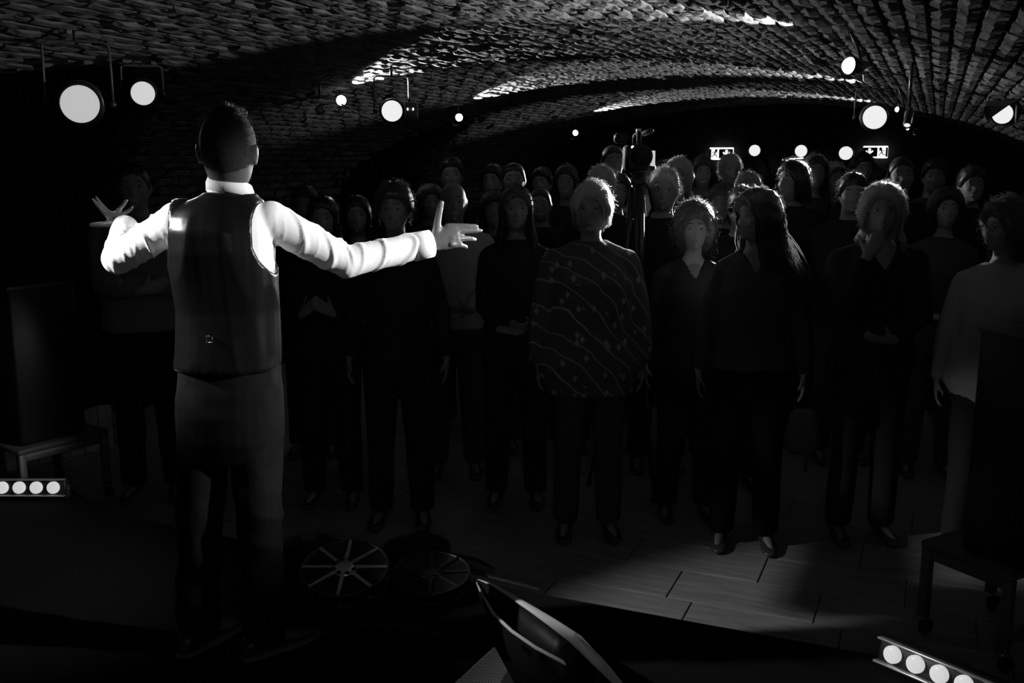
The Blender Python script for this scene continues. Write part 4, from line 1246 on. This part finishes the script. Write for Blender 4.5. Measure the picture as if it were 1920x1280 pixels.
# ------------------------------------------------------------------ the performer, seen from behind
def hero():
    D0 = 3.17
    foot = G(430, 1215, SZ); root_p = A(foot[0], foot[1], SZ)
    K = lambda px, py, d=D0: P(px, py, d) - root_p
    def R_(px, py, hw, ry, d=D0, dx=0.0, p=2.3):
        return ering(K(px, py, d), hw / 583.0 + dx, ry + dx, ax=RT, ay=FW, p=p, n=28)
    rows = [(790, 431, 92, .108), (740, 430, 92, .112), (690, 429, 88, .105), (640, 428, 86, .100), (580, 427, 84, .100), (520, 425, 88, .108), (470, 421, 92, .116), (430, 418, 95, .116), (408, 417, 92, .102), (394, 420, 80, .088), (382, 425, 64, .074), (370, 429, 48, .062), (358, 432, 38, .055)]
    SL, SR = K(332, 415, 3.17), K(508, 413, 3.18)
    EL, WL = K(222, 484, 3.30), K(234, 430, 3.50)
    ER, WR = K(648, 490, 3.24), K(800, 458, 3.36)
    fd = lambda r, f, u: RT * r + FW * f + UP * u
    hc = K(428, 286, 3.14)
    B = np.stack([-RT, -FW, UP], 1)
    Rm = B @ rot_head(math.radians(4), math.radians(-4), math.radians(-1.5))
    body = MB()
    body.loft([R_(px, py, hw, ry, dx=-.014) for px, py, hw, ry in [(a[1], a[0], a[2], a[3]) for a in rows]])
    body.tube([K(432, 378, 3.17), K(431, 345, 3.165), K(429, 305, 3.15)], [.064, .056, .056], n=16)
    add_head(body, hc, Rm, False, 1.07)
    for S, E, W in ((SL, EL, WL), (SR, ER, WR)):
        body.ell(S - UP * .01, (.046,) * 3)
        body.tube([S, (S + E) / 2, E], [.042, .042, .038], n=12, round_ends=True)
        body.tube([E, E * .6 + W * .4, W], [.041, .040, .026], n=12, round_ends=True)
    # right hand: open, thumb up, fingers to the right
    dR = nz(fd(1.0, .16, .30)); nR = nz(fd(-.1, 1, -.25))
    hand(body, WR + dR * .012, dR, nR, 1, 1.08, thumb=fd(.10, -.05, 1.0), fr=.0088,
         fdirs=[fd(1, .1, .0), fd(1, .22, .05), fd(1, .45, -.04), fd(.9, .6, -.16)], curls=[.08, .15, .35, .45])
    # left hand: palm up, index raised to the left, thumb out to the left
    dL = nz(fd(-.60, .48, .52)); nL = nz(fd(.5, -.3, .8))
    hand(body, WL + dL * .01, dL, nL, -1, .92, thumb=fd(-1.0, .1, -.12), fr=.0092,
         fdirs=[fd(-.66, .10, .70), fd(-.70, .16, .64), fd(.35, .7, .45), fd(.80, .40, .35)], curls=[.05, .12, .35, .3])
    fl = G(374, 1212, SZ) - root_p; fr_ = G(497, 1222, SZ) - root_p
    legs = []
    dl = float((fl + root_p) @ FW); dr = float((fr_ + root_p) @ FW)
    for hx, kx, ax_, dd, f0 in ((385, 373, 376, dl, fl), (478, 487, 497, dr, fr_)):
        h = K(hx, 800, D0); kn = K(kx, 975, (D0 + dd) / 2 - .02); an = A(f0[0], f0[1], .085)
        legs.append((h, kn, an))
        body.tube([h, (h + kn) / 2, kn], [.080, .07, .056], n=14, round_ends=True)
        body.tube([kn, kn * .7 + an * .3, an], [.055, .054, .036], n=12, round_ends=True)
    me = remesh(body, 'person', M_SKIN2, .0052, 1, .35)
    root = link('person', me, None, tuple(root_p))
    tag(root, 'performer seen from behind on stage, arms flung wide, white shirt, dark waistcoat', 'person')
    hm = hair_mesh('fine', hc, Rm, M_CROP, False, 1.07, 77, thick=.0045, dens=1.6)
    link('hair', hm, root)
    face_bits(root, hc, Rm, M_HAIRD, 1.07); mouth_bit(root, hc, Rm, 1.07)
    # shirt
    t = MB()
    t.loft([ering(K(a[1], a[0]), a[2] / 583.0 + .002, a[3] + .002, ax=RT, ay=FW, p=2.3, n=28) for a in rows[2:]])
    segs = []
    for S, E, W, rr in ((SL, EL, WL, (.062, .060, .054, .050, .044)), (SR, ER, WR, (.062, .062, .056, .052, .044))):
        t.ell(S, (rr[0], rr[0], rr[0]), nu=18, nv=12)
        t.tube([S, (S + E) / 2, E], [rr[0] * .97, rr[1], rr[2]], n=20, round_ends=True)
        Wc = E + (W - E) * .97
        t.tube([E, (E + Wc) / 2, Wc], [rr[2], rr[3], rr[4]], n=20)
        t.ell(E, (rr[2] * 1.02,) * 3, nu=18, nv=12)
        segs += [(S, E), (E, W)]
    sm = remesh(t, 'shirt', M_SHIRT, .0062, 2, .5)
    v = get_v(sm); n = get_n(sm)
    amp = np.zeros(len(v)); 
    for k, (p, q) in enumerate(segs):
        L = np.linalg.norm(q - p); u = (q - p) / L
        tt = (v - p) @ u; rad = v - p - tt[:, None] * u; dist = np.linalg.norm(rad, axis=1)
        a1 = nz(np.cross(u, FW)); a2 = np.cross(u, a1)
        ang = np.arctan2(rad @ a2, rad @ a1)
        w = np.clip(1 - np.maximum(0, dist - .10) / .03, 0, 1) * np.clip(tt / .09, 0, 1) * np.clip((L + .03 - tt) / .03, 0, 1)
        nn = snoise(v, 1.6)
        n2 = snoise(v + 9.0, 2.7); n3 = snoise(v * A(1.0, 1.0, 1.0) - 4.0, 1.1)
        ph = tt / L * (11 if k % 2 == 0 else 9) + 2.2 * np.sin(ang + k * 1.3) * (1 if k % 2 == 0 else .5) + 2.6 * n3 + 1.3 * nn
        r1 = np.maximum(0, 1 - 2.2 * np.abs(np.sin(ph)))
        r2 = np.maximum(0, 1 - 2.6 * np.abs(np.sin(ph * 1.7 + 2 * n2 + ang)))
        ridge = (1.5 * r1 * np.clip(.55 + 1.2 * n2, 0, 1.2) + .7 * r2 * np.clip(.4 - n2, 0, 1)) - .35 + .5 * nn
        w2 = np.where(tt > L - .02, .3, 1.0) if k % 2 else 1.0
        amp = np.where(w > 0, np.maximum(-1, amp) * (1 - w) + ridge * w * w2, amp)
    set_v(sm, v + n * (amp * .0075 + .0015 * snoise(v, 4))[:, None])
    link('shirt', sm, root)
    # cuffs
    for S, E, W, r0 in ((SL, EL, WL, .044), (SR, ER, WR, .046)):
        u = nz(W - E); c = E + (W - E) * .90
        link('cuff', MB().lathe(c, u, [(-.02, r0 * .8), (-.02, r0 * 1.08), (.045, r0 * 1.0), (.047, r0 * .92), (.0, r0 * .8)], n=28).mesh('cuff', M_SHIRT), root)
    # collar
    mb = MB(); an = np.arange(32) * 2 * math.pi / 32
    def cring(py, rx, ry, tilt=.012):
        c = K(431.5, py, 3.165)
        return c + np.cos(an)[:, None] * rx * RT + np.sin(an)[:, None] * ry * FW + (np.cos(an) * -tilt - np.sin(an) * .018)[:, None] * UP
    mb.loft([cring(366, .073, .074), cring(352, .074, .073), cring(340, .0665, .066), cring(339, .063, .063), cring(350, .062, .062), cring(368, .062, .062)])
    link('collar', mb.mesh('collar', M_SHIRT), root)
    # waistcoat
    vr = [(688, 428.5, 98.5, .122), (660, 428, 97, .118), (620, 427, 95, .112), (580, 426, 93, .110), (520, 423, 97, .118), (470, 420, 101, .127), (430, 418, 103, .127), (408, 418, 101, .112), (394, 421, 90, .100), (382, 426, 72, .088), (371, 430, 54, .078), (362, 432, 45, .073)]
    vm = MB(); vm.loft([ering(K(a[1], a[0]), a[2] / 583.0, a[3], ax=RT, ay=FW, p=2.4, n=30) for a in vr])
    for S in (SL, SR):
        vm.ell(S - (S - K(420, 413)) * .13, (.07, .078, .066), nu=18, nv=12)
    vme = remesh(vm, 'waistcoat', M_VEST, .0075, 2, .5)
    v = get_v(vme); n = get_n(vme)
    lat = (v - K(427, 500)) @ RT; zz = v[:, 2] + root_p[2]
    q = np.stack([lat, (v - K(427, 500)) @ FW, zz], 1)
    f1 = 1 - 2 * np.abs(snoise(q * A(1.4, 1, .45) + 3.1 + A(0, 0, 0), 2.6))
    diag = np.sin((lat * 26 + zz * 13) + 2 * snoise(q, 1.3)) * np.clip((1.32 - zz) * 3, 0, 1)
    yoke = np.exp(-((zz - (K(400, 436)[2] + root_p[2])) ** 2) / .012 ** 2) * (np.abs(lat + .03) < .12)
    set_v(vme, v + n * (.009 * f1 + .006 * diag)[:, None])
    v = get_v(vme)
    zA = float(K(500, 518)[2] + root_p[2])
    zz = v[:, 2] + root_p[2]; lat = (v - K(425, 500)) @ RT
    # arm holes (both sides) and the neck
    hole_r = np.interp(zz, [zA, zA + .06, zA + .10, zA + .19, zA + .26, zA + .4], [.172, .128, .112, .110, .124, .14])
    hole_l = np.interp(zz, [zA, zA + .05, zA + .10, zA + .19, zA + .26, zA + .4], [.185, .168, .160, .152, .158, .165])
    g_ = np.clip(np.maximum(lat - hole_r, -hole_l - lat) / .010, 0, 1) * np.clip((zz - zA + .01) / .012, 0, 1)
    set_v(vme, v - get_n(vme) * (.030 * g_)[:, None])
    link('waistcoat', vme, root)
    # back strap with buckle
    def back(px, py, off=.004):
        u = (px - 427) / 583.0; rx = .165; ry = .117
        dd = D0 - (ry + off) * (max(0, 1 - abs(u / rx) ** 2.4)) ** (1 / 2.4)
        return K(427 + (px - 427) * dd / D0, py, dd)
    pts = [back(x, 608 + (x - 332) * .42, .010) for x in np.linspace(332, 392, 9)]
    mb = MB(); V = []
    for p_ in pts: V += [p_ + UP * .012, p_ - UP * .012]
    V2 = [q_ + FW * .004 for q_ in V]
    nV = len(V)
    mb.add(V + V2, [(2 * i, 2 * i + 1, 2 * i + 3, 2 * i + 2) for i in range(8)] + [(nV + 2 * i, nV + 2 * i + 2, nV + 2 * i + 3, nV + 2 * i + 1) for i in range(8)])
    link('back_strap', mb.mesh('back_strap', M_VEST), root)
    link('strap_buckle', MB().tube([back(386, 630, .018), back(396, 630, .018), back(398, 642, .018), back(386, 642, .018)], .0022, n=6, closed=True).mesh('strap_buckle', M_GOLD), root)
    # trousers
    bt = MB()
    bt.loft([ering(K(a[1], a[0]), a[2] / 583.0, a[3], ax=RT, ay=FW, p=2.4, n=28) for a in [(860, 434, 90, .095), (820, 433, 101, .118), (770, 431, 102, .126), (730, 431, 99, .122), (690, 431, 95, .112), (672, 430, 93, .108)]])
    for (h, kn, an_) in legs:
        bt.tube([h, (h + kn) / 2, kn, (kn + an_) / 2, an_ - UP * .035], [.092, .083, .072, .067, .066], n=20)
        bt.ell(h, (.092, .092, .1), nu=16, nv=10)
    bm_ = remesh(bt, 'trousers', M_DENIM, .0075, 2, .5)
    v = get_v(bm_); n = get_n(bm_)
    low = np.exp(-((v[:, 2] - .18) / .16) ** 2) + .5 * np.exp(-((v[:, 2] - .50) / .1) ** 2) + .25
    s_ = 1 - 2 * np.abs(snoise(v * A(1, 1, 1.6) + 7, 3.0))
    set_v(bm_, v + n * (.010 * low * s_)[:, None])
    link('trousers', bm_, root)
    # belt, belt loops and back pockets
    mb = MB(); mb.loft([ering(K(430, 701), .163, .114, ax=RT, ay=FW, p=2.4, n=30), ering(K(430, 722), .166, .119, ax=RT, ay=FW, p=2.4, n=30)], cap=False)
    link('waistband', mb.mesh('waistband', M_DENIM), root)
    # shoes
    for c0, toe_px, toe_py in ((fl, 432, 1178), (fr_, 578, 1192)):
        tg = G(toe_px, toe_py, SZ) - root_p; d = A(tg[0] - c0[0], tg[1] - c0[1], 0); d = nz(d); r = A(d[1], -d[0], 0)
        rr = []
        for yy, hw, hh in [(-.085, .012, .02), (-.078, .028, .062), (-.05, .034, .078), (.0, .038, .085), (.05, .042, .062), (.10, .047, .046), (.15, .044, .038), (.19, .030, .028), (.205, .012, .016)]:
            an = np.arange(14) * 2 * math.pi / 14
            rr.append(A(c0[0], c0[1], 0) + d * yy + np.cos(an)[:, None] * hw * r + (.004 + hh * (np.sin(an) * .5 + .5) ** .8)[:, None] * UP)
        sh = link('shoe', MB().loft(rr).mesh('shoe', M_SHOE), root)
        so = []
        for yy, hw in [(-.09, .018), (-.07, .036), (0, .040), (.08, .050), (.16, .047), (.21, .022)]:
            so.append((yy, hw))
        L_ = [A(c0[0], c0[1], 0) + d * y_ + r * w_ for y_, w_ in so] + [A(c0[0], c0[1], 0) + d * y_ - r * w_ for y_, w_ in so[::-1]]
        nL_ = len(L_)
        link('sole', MB().add([q_ + UP * .001 for q_ in L_] + [q_ + UP * .014 for q_ in L_], [tuple(range(nL_)), tuple(range(nL_, 2 * nL_))[::-1]] + [(i, (i + 1) % nL_, nL_ + (i + 1) % nL_, nL_ + i) for i in range(nL_)]).mesh('sole', M_CLM, smooth=False), sh)
    return root
hero()

# ------------------------------------------------------------------ listeners in the front rows
ARMS['reach'] = dict(w=[(.0, -.27, 1.08), (-.12, -.17, 1.455)], pole=(0, -.2, -1), hd=[(-.97, -.2, .05), (.45, .15, .6)], hn=[(0, .5, .8), (.25, 1, -.1)])
# tunic with scattered pale shapes
M_TUNIC = mat('printed_tunic', .03, .8, .2, bump=.1, bscale=200)
nt = M_TUNIC.node_tree; tc = nt.nodes['Texture Coordinate']
mp = nt.nodes.new('ShaderNodeMapping'); mp.inputs['Scale'].default_value = (22, 5, 16); mp.inputs['Rotation'].default_value = (0, .7, 0); nt.links.new(tc.outputs['Object'], mp.inputs['Vector'])
vo = nt.nodes.new('ShaderNodeTexVoronoi'); vo.distance = 'CHEBYCHEV'; vo.inputs['Scale'].default_value = 1.0; vo.inputs['Randomness'].default_value = 1; nt.links.new(mp.outputs[0], vo.inputs['Vector'])
lt = nt.nodes.new('ShaderNodeMath'); lt.operation = 'LESS_THAN'; lt.inputs[1].default_value = .2; nt.links.new(vo.outputs['Distance'], lt.inputs[0])
wv = nt.nodes.new('ShaderNodeTexWave'); wv.inputs['Scale'].default_value = 1.8; wv.inputs['Distortion'].default_value = 2.5; wv.bands_direction = 'DIAGONAL'
mp2 = nt.nodes.new('ShaderNodeMapping'); mp2.inputs['Scale'].default_value = (3, 3, 3); nt.links.new(tc.outputs['Object'], mp2.inputs['Vector']); nt.links.new(mp2.outputs[0], wv.inputs['Vector'])
gt = nt.nodes.new('ShaderNodeMath'); gt.operation = 'GREATER_THAN'; gt.inputs[1].default_value = .985; nt.links.new(wv.outputs['Fac'], gt.inputs[0])
mx = nt.nodes.new('ShaderNodeMath'); mx.operation = 'MAXIMUM'; nt.links.new(lt.outputs[0], mx.inputs[0]); nt.links.new(gt.outputs[0], mx.inputs[1])
mr = nt.nodes.new('ShaderNodeMapRange'); mr.inputs[3].default_value = .07; mr.inputs[4].default_value = .26; nt.links.new(mx.outputs[0], mr.inputs[0]); nt.links.new(mr.outputs[0], nt.nodes['Principled BSDF'].inputs['Base Color'])

someone('sweater', 250, 308, 5.2, 'man in a grey sweater and jeans, arms crossed, behind the performer\'s left hand', yaw=8, hyaw=8, arms='crossed', hair='crop', top=M_CLM, bottom=M_DENIM, stout=1.16, hem=.93, smile=True, fold=.007)
someone('dark_bob', 606, 365, 5.1, 'dark-haired woman clapping, framed by the performer\'s right upper arm', f=True, arms='clap', hair='long', hair_len=.24, top=M_CLB, hyaw=4)
someone('earring', 740, 342, 4.8, 'woman with short swept hair and an earring above the performer\'s forearm', f=True, arms='down', hair='quiff', hairm=M_HAIRM, top=M_CLB, neck=.06, hyaw=-4)
someone('bald', 850, 342, 5.6, 'bald man in a light shirt behind the performer\'s open right hand', arms='clasp', hair='bald', top=M_CLL, bottom=M_CLD, hyaw=6, stout=1.05, hem=.92)
someone('ponytail', 968, 345, 5.1, 'woman in black with long hair lit along one edge', f=True, arms='clasp', hair='long', hair_len=.34, hairm=M_HAIRM, top=M_CLB, hyaw=3, stout=1.05)
someone('tunic', 1110, 335, 4.64, 'older woman with short fair hair in a long patterned tunic', f=True, stout=1.32, arms='down', hair='bob', hair_len=.08, hairm=M_HAIRG, top=M_TUNIC, bottom=M_CLD, tunic=True, hem=.76, hyaw=-12, hpitch=6, hthick=.022)
someone('glow', 1245, 314, 5.7, 'dark figure with glowing short hair right of the tripod', f=False, arms='clasp', hair='short', hairm=M_HAIRG, top=M_CLB, hyaw=-10)
someone('curly', 1303, 370, 4.9, 'woman with frizzy curly hair and a pale scarf', f=True, arms='down', hair='curly', hairm=M_HAIRM, top=M_CLB, neck=.09, hyaw=-6, stout=1.1)
someone('long_hair', 1422, 350, 4.5, 'woman in jeans with long wavy hair, face turned left', f=True, arms='down', hair='wavy', hair_len=.43, hairm=M_HAIRM, top=M_CLD, bottom=M_DENIM, hyaw=-58, yaw=-10, hem=.93, neck=.08, flow=(.03, .27), dens=1.6)
someone('profile', 1487, 300, 6.3, 'big dark-haired listener turned left under the middle back lamp', arms='clasp', hair='long', hair_len=.12, top=M_CLB, hyaw=-60)
someone('blond', 1655, 342, 4.6, 'fair-haired listener in a black jacket with one hand over the mouth', arms='reach', hair='bob', hair_len=.16, hairm=M_HAIRL, top=M_CLB, neck=.12, hyaw=-14, stout=1.12)
someone('lace', 1892, 362, 4.4, 'woman in a pale lace top with curly hair and glasses at the right edge', f=True, arms='down', hair='curly', hairm=M_HAIRM, top=M_CLL, bottom=M_CLB, hyaw=-62, yaw=-20, glasses=True, stout=1.15)

# scarf of the curly woman, necklace, ear-rings, bag
r_, inf, H = PEOPLE['curly']; s = inf['s']
mb = MB(); mb.loft([ering((0, .005, z * s), rx * s, ry * s, n=24) for z, rx, ry in [(1.36, .085, .10), (1.40, .095, .11), (1.445, .082, .09), (1.475, .066, .070), (1.48, .056, .056)]])
sc = remesh(mb, 'scarf', M_CLM, .009, 1); folds(sc, .006, 5, 1.6, 3); link('scarf', sc, r_)
r_, inf, H = PEOPLE['earring']; s = inf['s']
for sd in (-1, 1):
    c = A(sd * .080, .012, -.055) * s @ inf['Rm'].T + inf['hc']
    link('earring', MB().tube([c + A(.0, .014 * math.cos(a), .018 * math.sin(a)) for a in np.arange(12) * math.pi / 6], .0022, n=6, closed=True).mesh('earring', M_GOLD), r_)
r_, inf, H = PEOPLE['tunic']; s = inf['s']
mb = MB()
for a in np.linspace(-1.2, 1.2, 16):
    c = A(.075 * math.sin(a), -.075 - .055 * math.cos(a) , 1.41 - .075 * math.cos(a)) * s
    mb.ell(c, .0055, nu=8, nv=6)
link('necklace', mb.mesh('necklace', M_GOLD), r_)
hb = P(1503, 805, 4.85)
o = empty('handbag', tuple(hb), 'pale slouchy handbag hanging beside the woman in jeans', 'handbag', rz=PH)
m_ = MB(); m_.loft([ering((0, 0, z), rx, ry, n=20) for z, rx, ry in [(-.12, .05, .03), (-.10, .075, .045), (-.03, .085, .055), (.05, .07, .05), (.10, .05, .035)]])
bgm = remesh(m_, 'bag_body', M_CLM, .008, 1); folds(bgm, .005, 5, 1, 2); link('bag_body', bgm, o)
link('shoulder_strap', MB().tube([(-.05, 0, .09), (-.055, .0, .25), (-.09, .02, .50), (-.12, .04, .62), (-.08, .05, .50), (.02, .04, .25), (.05, 0, .09)], .005, n=6).mesh('shoulder_strap', M_CLD), o)
link('tassel', MB().tube([(.01, -.05, .0), (.015, -.06, -.10), (.01, -.06, -.2)], [.004, .006, .012], n=8).mesh('tassel', M_CLM), o)

# ------------------------------------------------------------------ the rest of the crowd
PROTO = {}
for key, kw in {
    'm1': dict(arms='clasp', stout=1.0, smile=True), 'm2': dict(arms='down', stout=1.12), 'm3': dict(arms='crossed', stout=1.06, hyaw=-18),
    'f1': dict(f=True, arms='clasp', smile=True), 'f2': dict(f=True, arms='down', stout=1.1, hyaw=14), 'f3': dict(f=True, arms='clap', hyaw=-16)}.items():
    PROTO[key] = person_meshes(H=1.75, hair='none', voxel=.014, seed=len(PROTO) + 40, bottom=M_CLD, **kw)
HAIRP = {}
TAKEN = [(float(A(*r.location) @ RT), float(A(*r.location) @ FW)) for r, _, _ in PEOPLE.values()] + [(float(tb @ RT), float(tb @ FW)), (float(CL(-.9, 3.2, 0)[0]), 0)]
def free_spot(px, top, d):
    best = None
    for k in range(0, 60):
        for sg in (1, -1):
            dd = d + sg * k * .08
            if dd < 5.3 or dd > 10.6: continue
            loc, H = head_spot(px, top, dd)
            if not 1.48 < H < 1.98 or loc[0] > XR - .35 or loc[0] < -5.0: continue
            l = float(loc @ RT); f = float(loc @ FW)
            gap = min(((l - a) / .54) ** 2 + ((f - b) / .44) ** 2 for a, b in TAKEN)
            if gap >= 1:
                TAKEN.append((l, f)); return loc, H
            if best is None or gap > best[0]: best = (gap, loc, H, l, f)
    TAKEN.append((best[3], best[4])); return best[1], best[2]
def crowd_member(px, top, d, proto, hair, hairm, topm, yaw, label):
    parts, info = PROTO[proto]
    k = (proto, hair, hairm.name)
    if k not in HAIRP:
        HAIRP[k] = hair_mesh(hair, info['hc'], info['Rm'], hairm, proto[0] == 'f', info['s'] * (.97 if proto[0] == 'f' else 1), len(HAIRP) + 3, length=.26, dens=.7)
    loc, H = free_spot(px, top, d)
    H -= {'curly': .03, 'bob': .02, 'long': .015, 'bald': -.01}.get(hair, .010)
    # keep everyone a believable height by letting them stand on the floor
    root = place_person(parts + [('hair', HAIRP[k])], info, tuple(loc), PH + math.radians(yaw), label, 'crowd further back', scale=H / 1.75, override={'shirt': topm})
    fb = FACEP.setdefault(k, [])
    if not fb:
        face_bits(root, info['hc'], info['Rm'], hairm, info['s'] * (.97 if proto[0] == 'f' else 1)); mouth_bit(root, info['hc'], info['Rm'], info['s'] * (.97 if proto[0] == 'f' else 1), proto in ('m1', 'f1'))
        fb.extend([(c.name.split('.')[0], c.data) for c in bpy.data.objects if c.parent == root and c.name.split('.')[0] in ('eye', 'iris', 'eyebrow', 'mouth')])
    else:
        for nme, dta in fb: link(nme, dta, root)
FACEP = {}
CROWD = [
 (573, 346, 6.0, 'm2', 'short', M_HAIRD, M_CLB, 0, 'dim man behind the clapping dark-haired woman'),
 (668, 360, 5.8, 'f1', 'long', M_HAIRD, M_CLD, 8, 'dim long-haired woman between the clapping woman and the earring woman'),
 (806, 340, 6.6, 'f2', 'bob', M_HAIRM, M_CLD, 0, 'dim woman just left of the bald man'),
 (845, 292, 7.2, 'm1', 'short', M_HAIRD, M_CLB, 6, 'tall grinning man standing behind the bald man'),
 (925, 306, 7.4, 'm3', 'short', M_HAIRD, M_CLB, 0, 'dark-haired head in front of the lit brick pier, left one'),
 (963, 300, 7.3, 'm2', 'crop', M_HAIRD, M_CLD, 0, 'dim short-haired man in front of the lit brick pier'),
 (926, 352, 6.0, 'f1', 'bob', M_HAIRD, M_CLB, 4, 'dim woman between the bald man and the edge-lit long-haired woman'),
 (1013, 347, 6.3, 'm1', 'crop', M_HAIRD, M_CLB, -6, 'smiling bearded man just right of the edge-lit long-haired woman'),
 (1016, 312, 7.6, 'm3', 'short', M_HAIRD, M_CLB, 0, 'dark head above the smiling bearded man'),
 (1063, 305, 6.9, 'f1', 'long', M_HAIRD, M_CLB, -10, 'smiling dark-haired woman left of the tunic woman\'s head'),
 (1127, 310, 6.2, 'm2', 'short', M_HAIRG, M_CLB, 10, 'man with edge-lit hair right behind the tunic woman'),
 (1156, 320, 6.8, 'f2', 'bob', M_HAIRM, M_CLD, 0, 'woman with a fringe beside the tripod'),
 (1148, 268, 7.0, 'm1', 'crop', M_HAIRD, M_CLB, 6, 'tall man directly behind the video camera'),
 (1162, 352, 6.2, 'f3', 'short', M_HAIRD, M_CLB, -6, 'small dim face low beside the tripod column'),
 (1210, 294, 6.9, 'f1', 'long', M_HAIRM, M_CLW, -4, 'woman in pale cloth peering past the tripod'),
 (1272, 291, 7.4, 'f3', 'bob', M_HAIRL, M_CLD, 4, 'woman with a fair bob behind the glowing-haired figure'),
 (1241, 302, 8.2, 'm2', 'short', M_HAIRD, M_CLB, 0, 'dim man far back between the tripod and the fair bob'),
 (1318, 290, 7.3, 'f1', 'long', M_HAIRD, M_CLD, -6, 'smiling long-haired woman left of the left exit sign'),
 (1369, 287, 8.3, 'f2', 'short', M_HAIRL, M_CLB, -6, 'person with brightly rimmed bobbed hair in front of the left exit sign'),
 (1353, 343, 6.1, 'm3', 'short', M_HAIRM, M_CLB, 0, 'head with a thin bright rim above the frizzy-haired woman'),
 (1404, 322, 6.4, 'm2', 'short', M_HAIRL, M_CLB, -8, 'listener with rimmed fair hair below the leftmost back lamp'),
 (1392, 348, 5.6, 'm1', 'short', M_HAIRD, M_CLB, 6, 'dark head tucked behind the woman with long wavy hair'),
 (1527, 284, 6.9, 'f3', 'long', M_HAIRD, M_CLD, 8, 'woman with long dark hair between the middle and right back lamps'),
 (1566, 301, 7.5, 'f2', 'long', M_HAIRM, M_CLD, -10, 'long-haired head just below the rightmost back lamp'),
 (1600, 322, 6.2, 'm3', 'short', M_HAIRD, M_CLB, 0, 'dark head left of the fair-haired listener'),
 (1617, 285, 8.3, 'm2', 'short', M_HAIRD, M_CLB, 0, 'man silhouetted against the right exit sign'),
 (1690, 289, 6.6, 'm1', 'crop', M_HAIRD, M_CLB, -10, 'man with a lit forehead right of the right exit sign'),
 (1752, 296, 7.4, 'm3', 'short', M_HAIRD, M_CLD, 0, 'dim tall man near the right wall'),
 (1776, 345, 5.6, 'f1', 'bob', M_HAIRD, M_CLD, -12, 'dim woman between the fair-haired listener and the woman in lace'),
 (1822, 310, 6.6, 'm1', 'short', M_HAIRD, M_CLB, -6, 'dim man at the back beside the woman in lace'),
]
for c in CROWD: crowd_member(*c)
bpy.data.scenes.remove(_tmp)
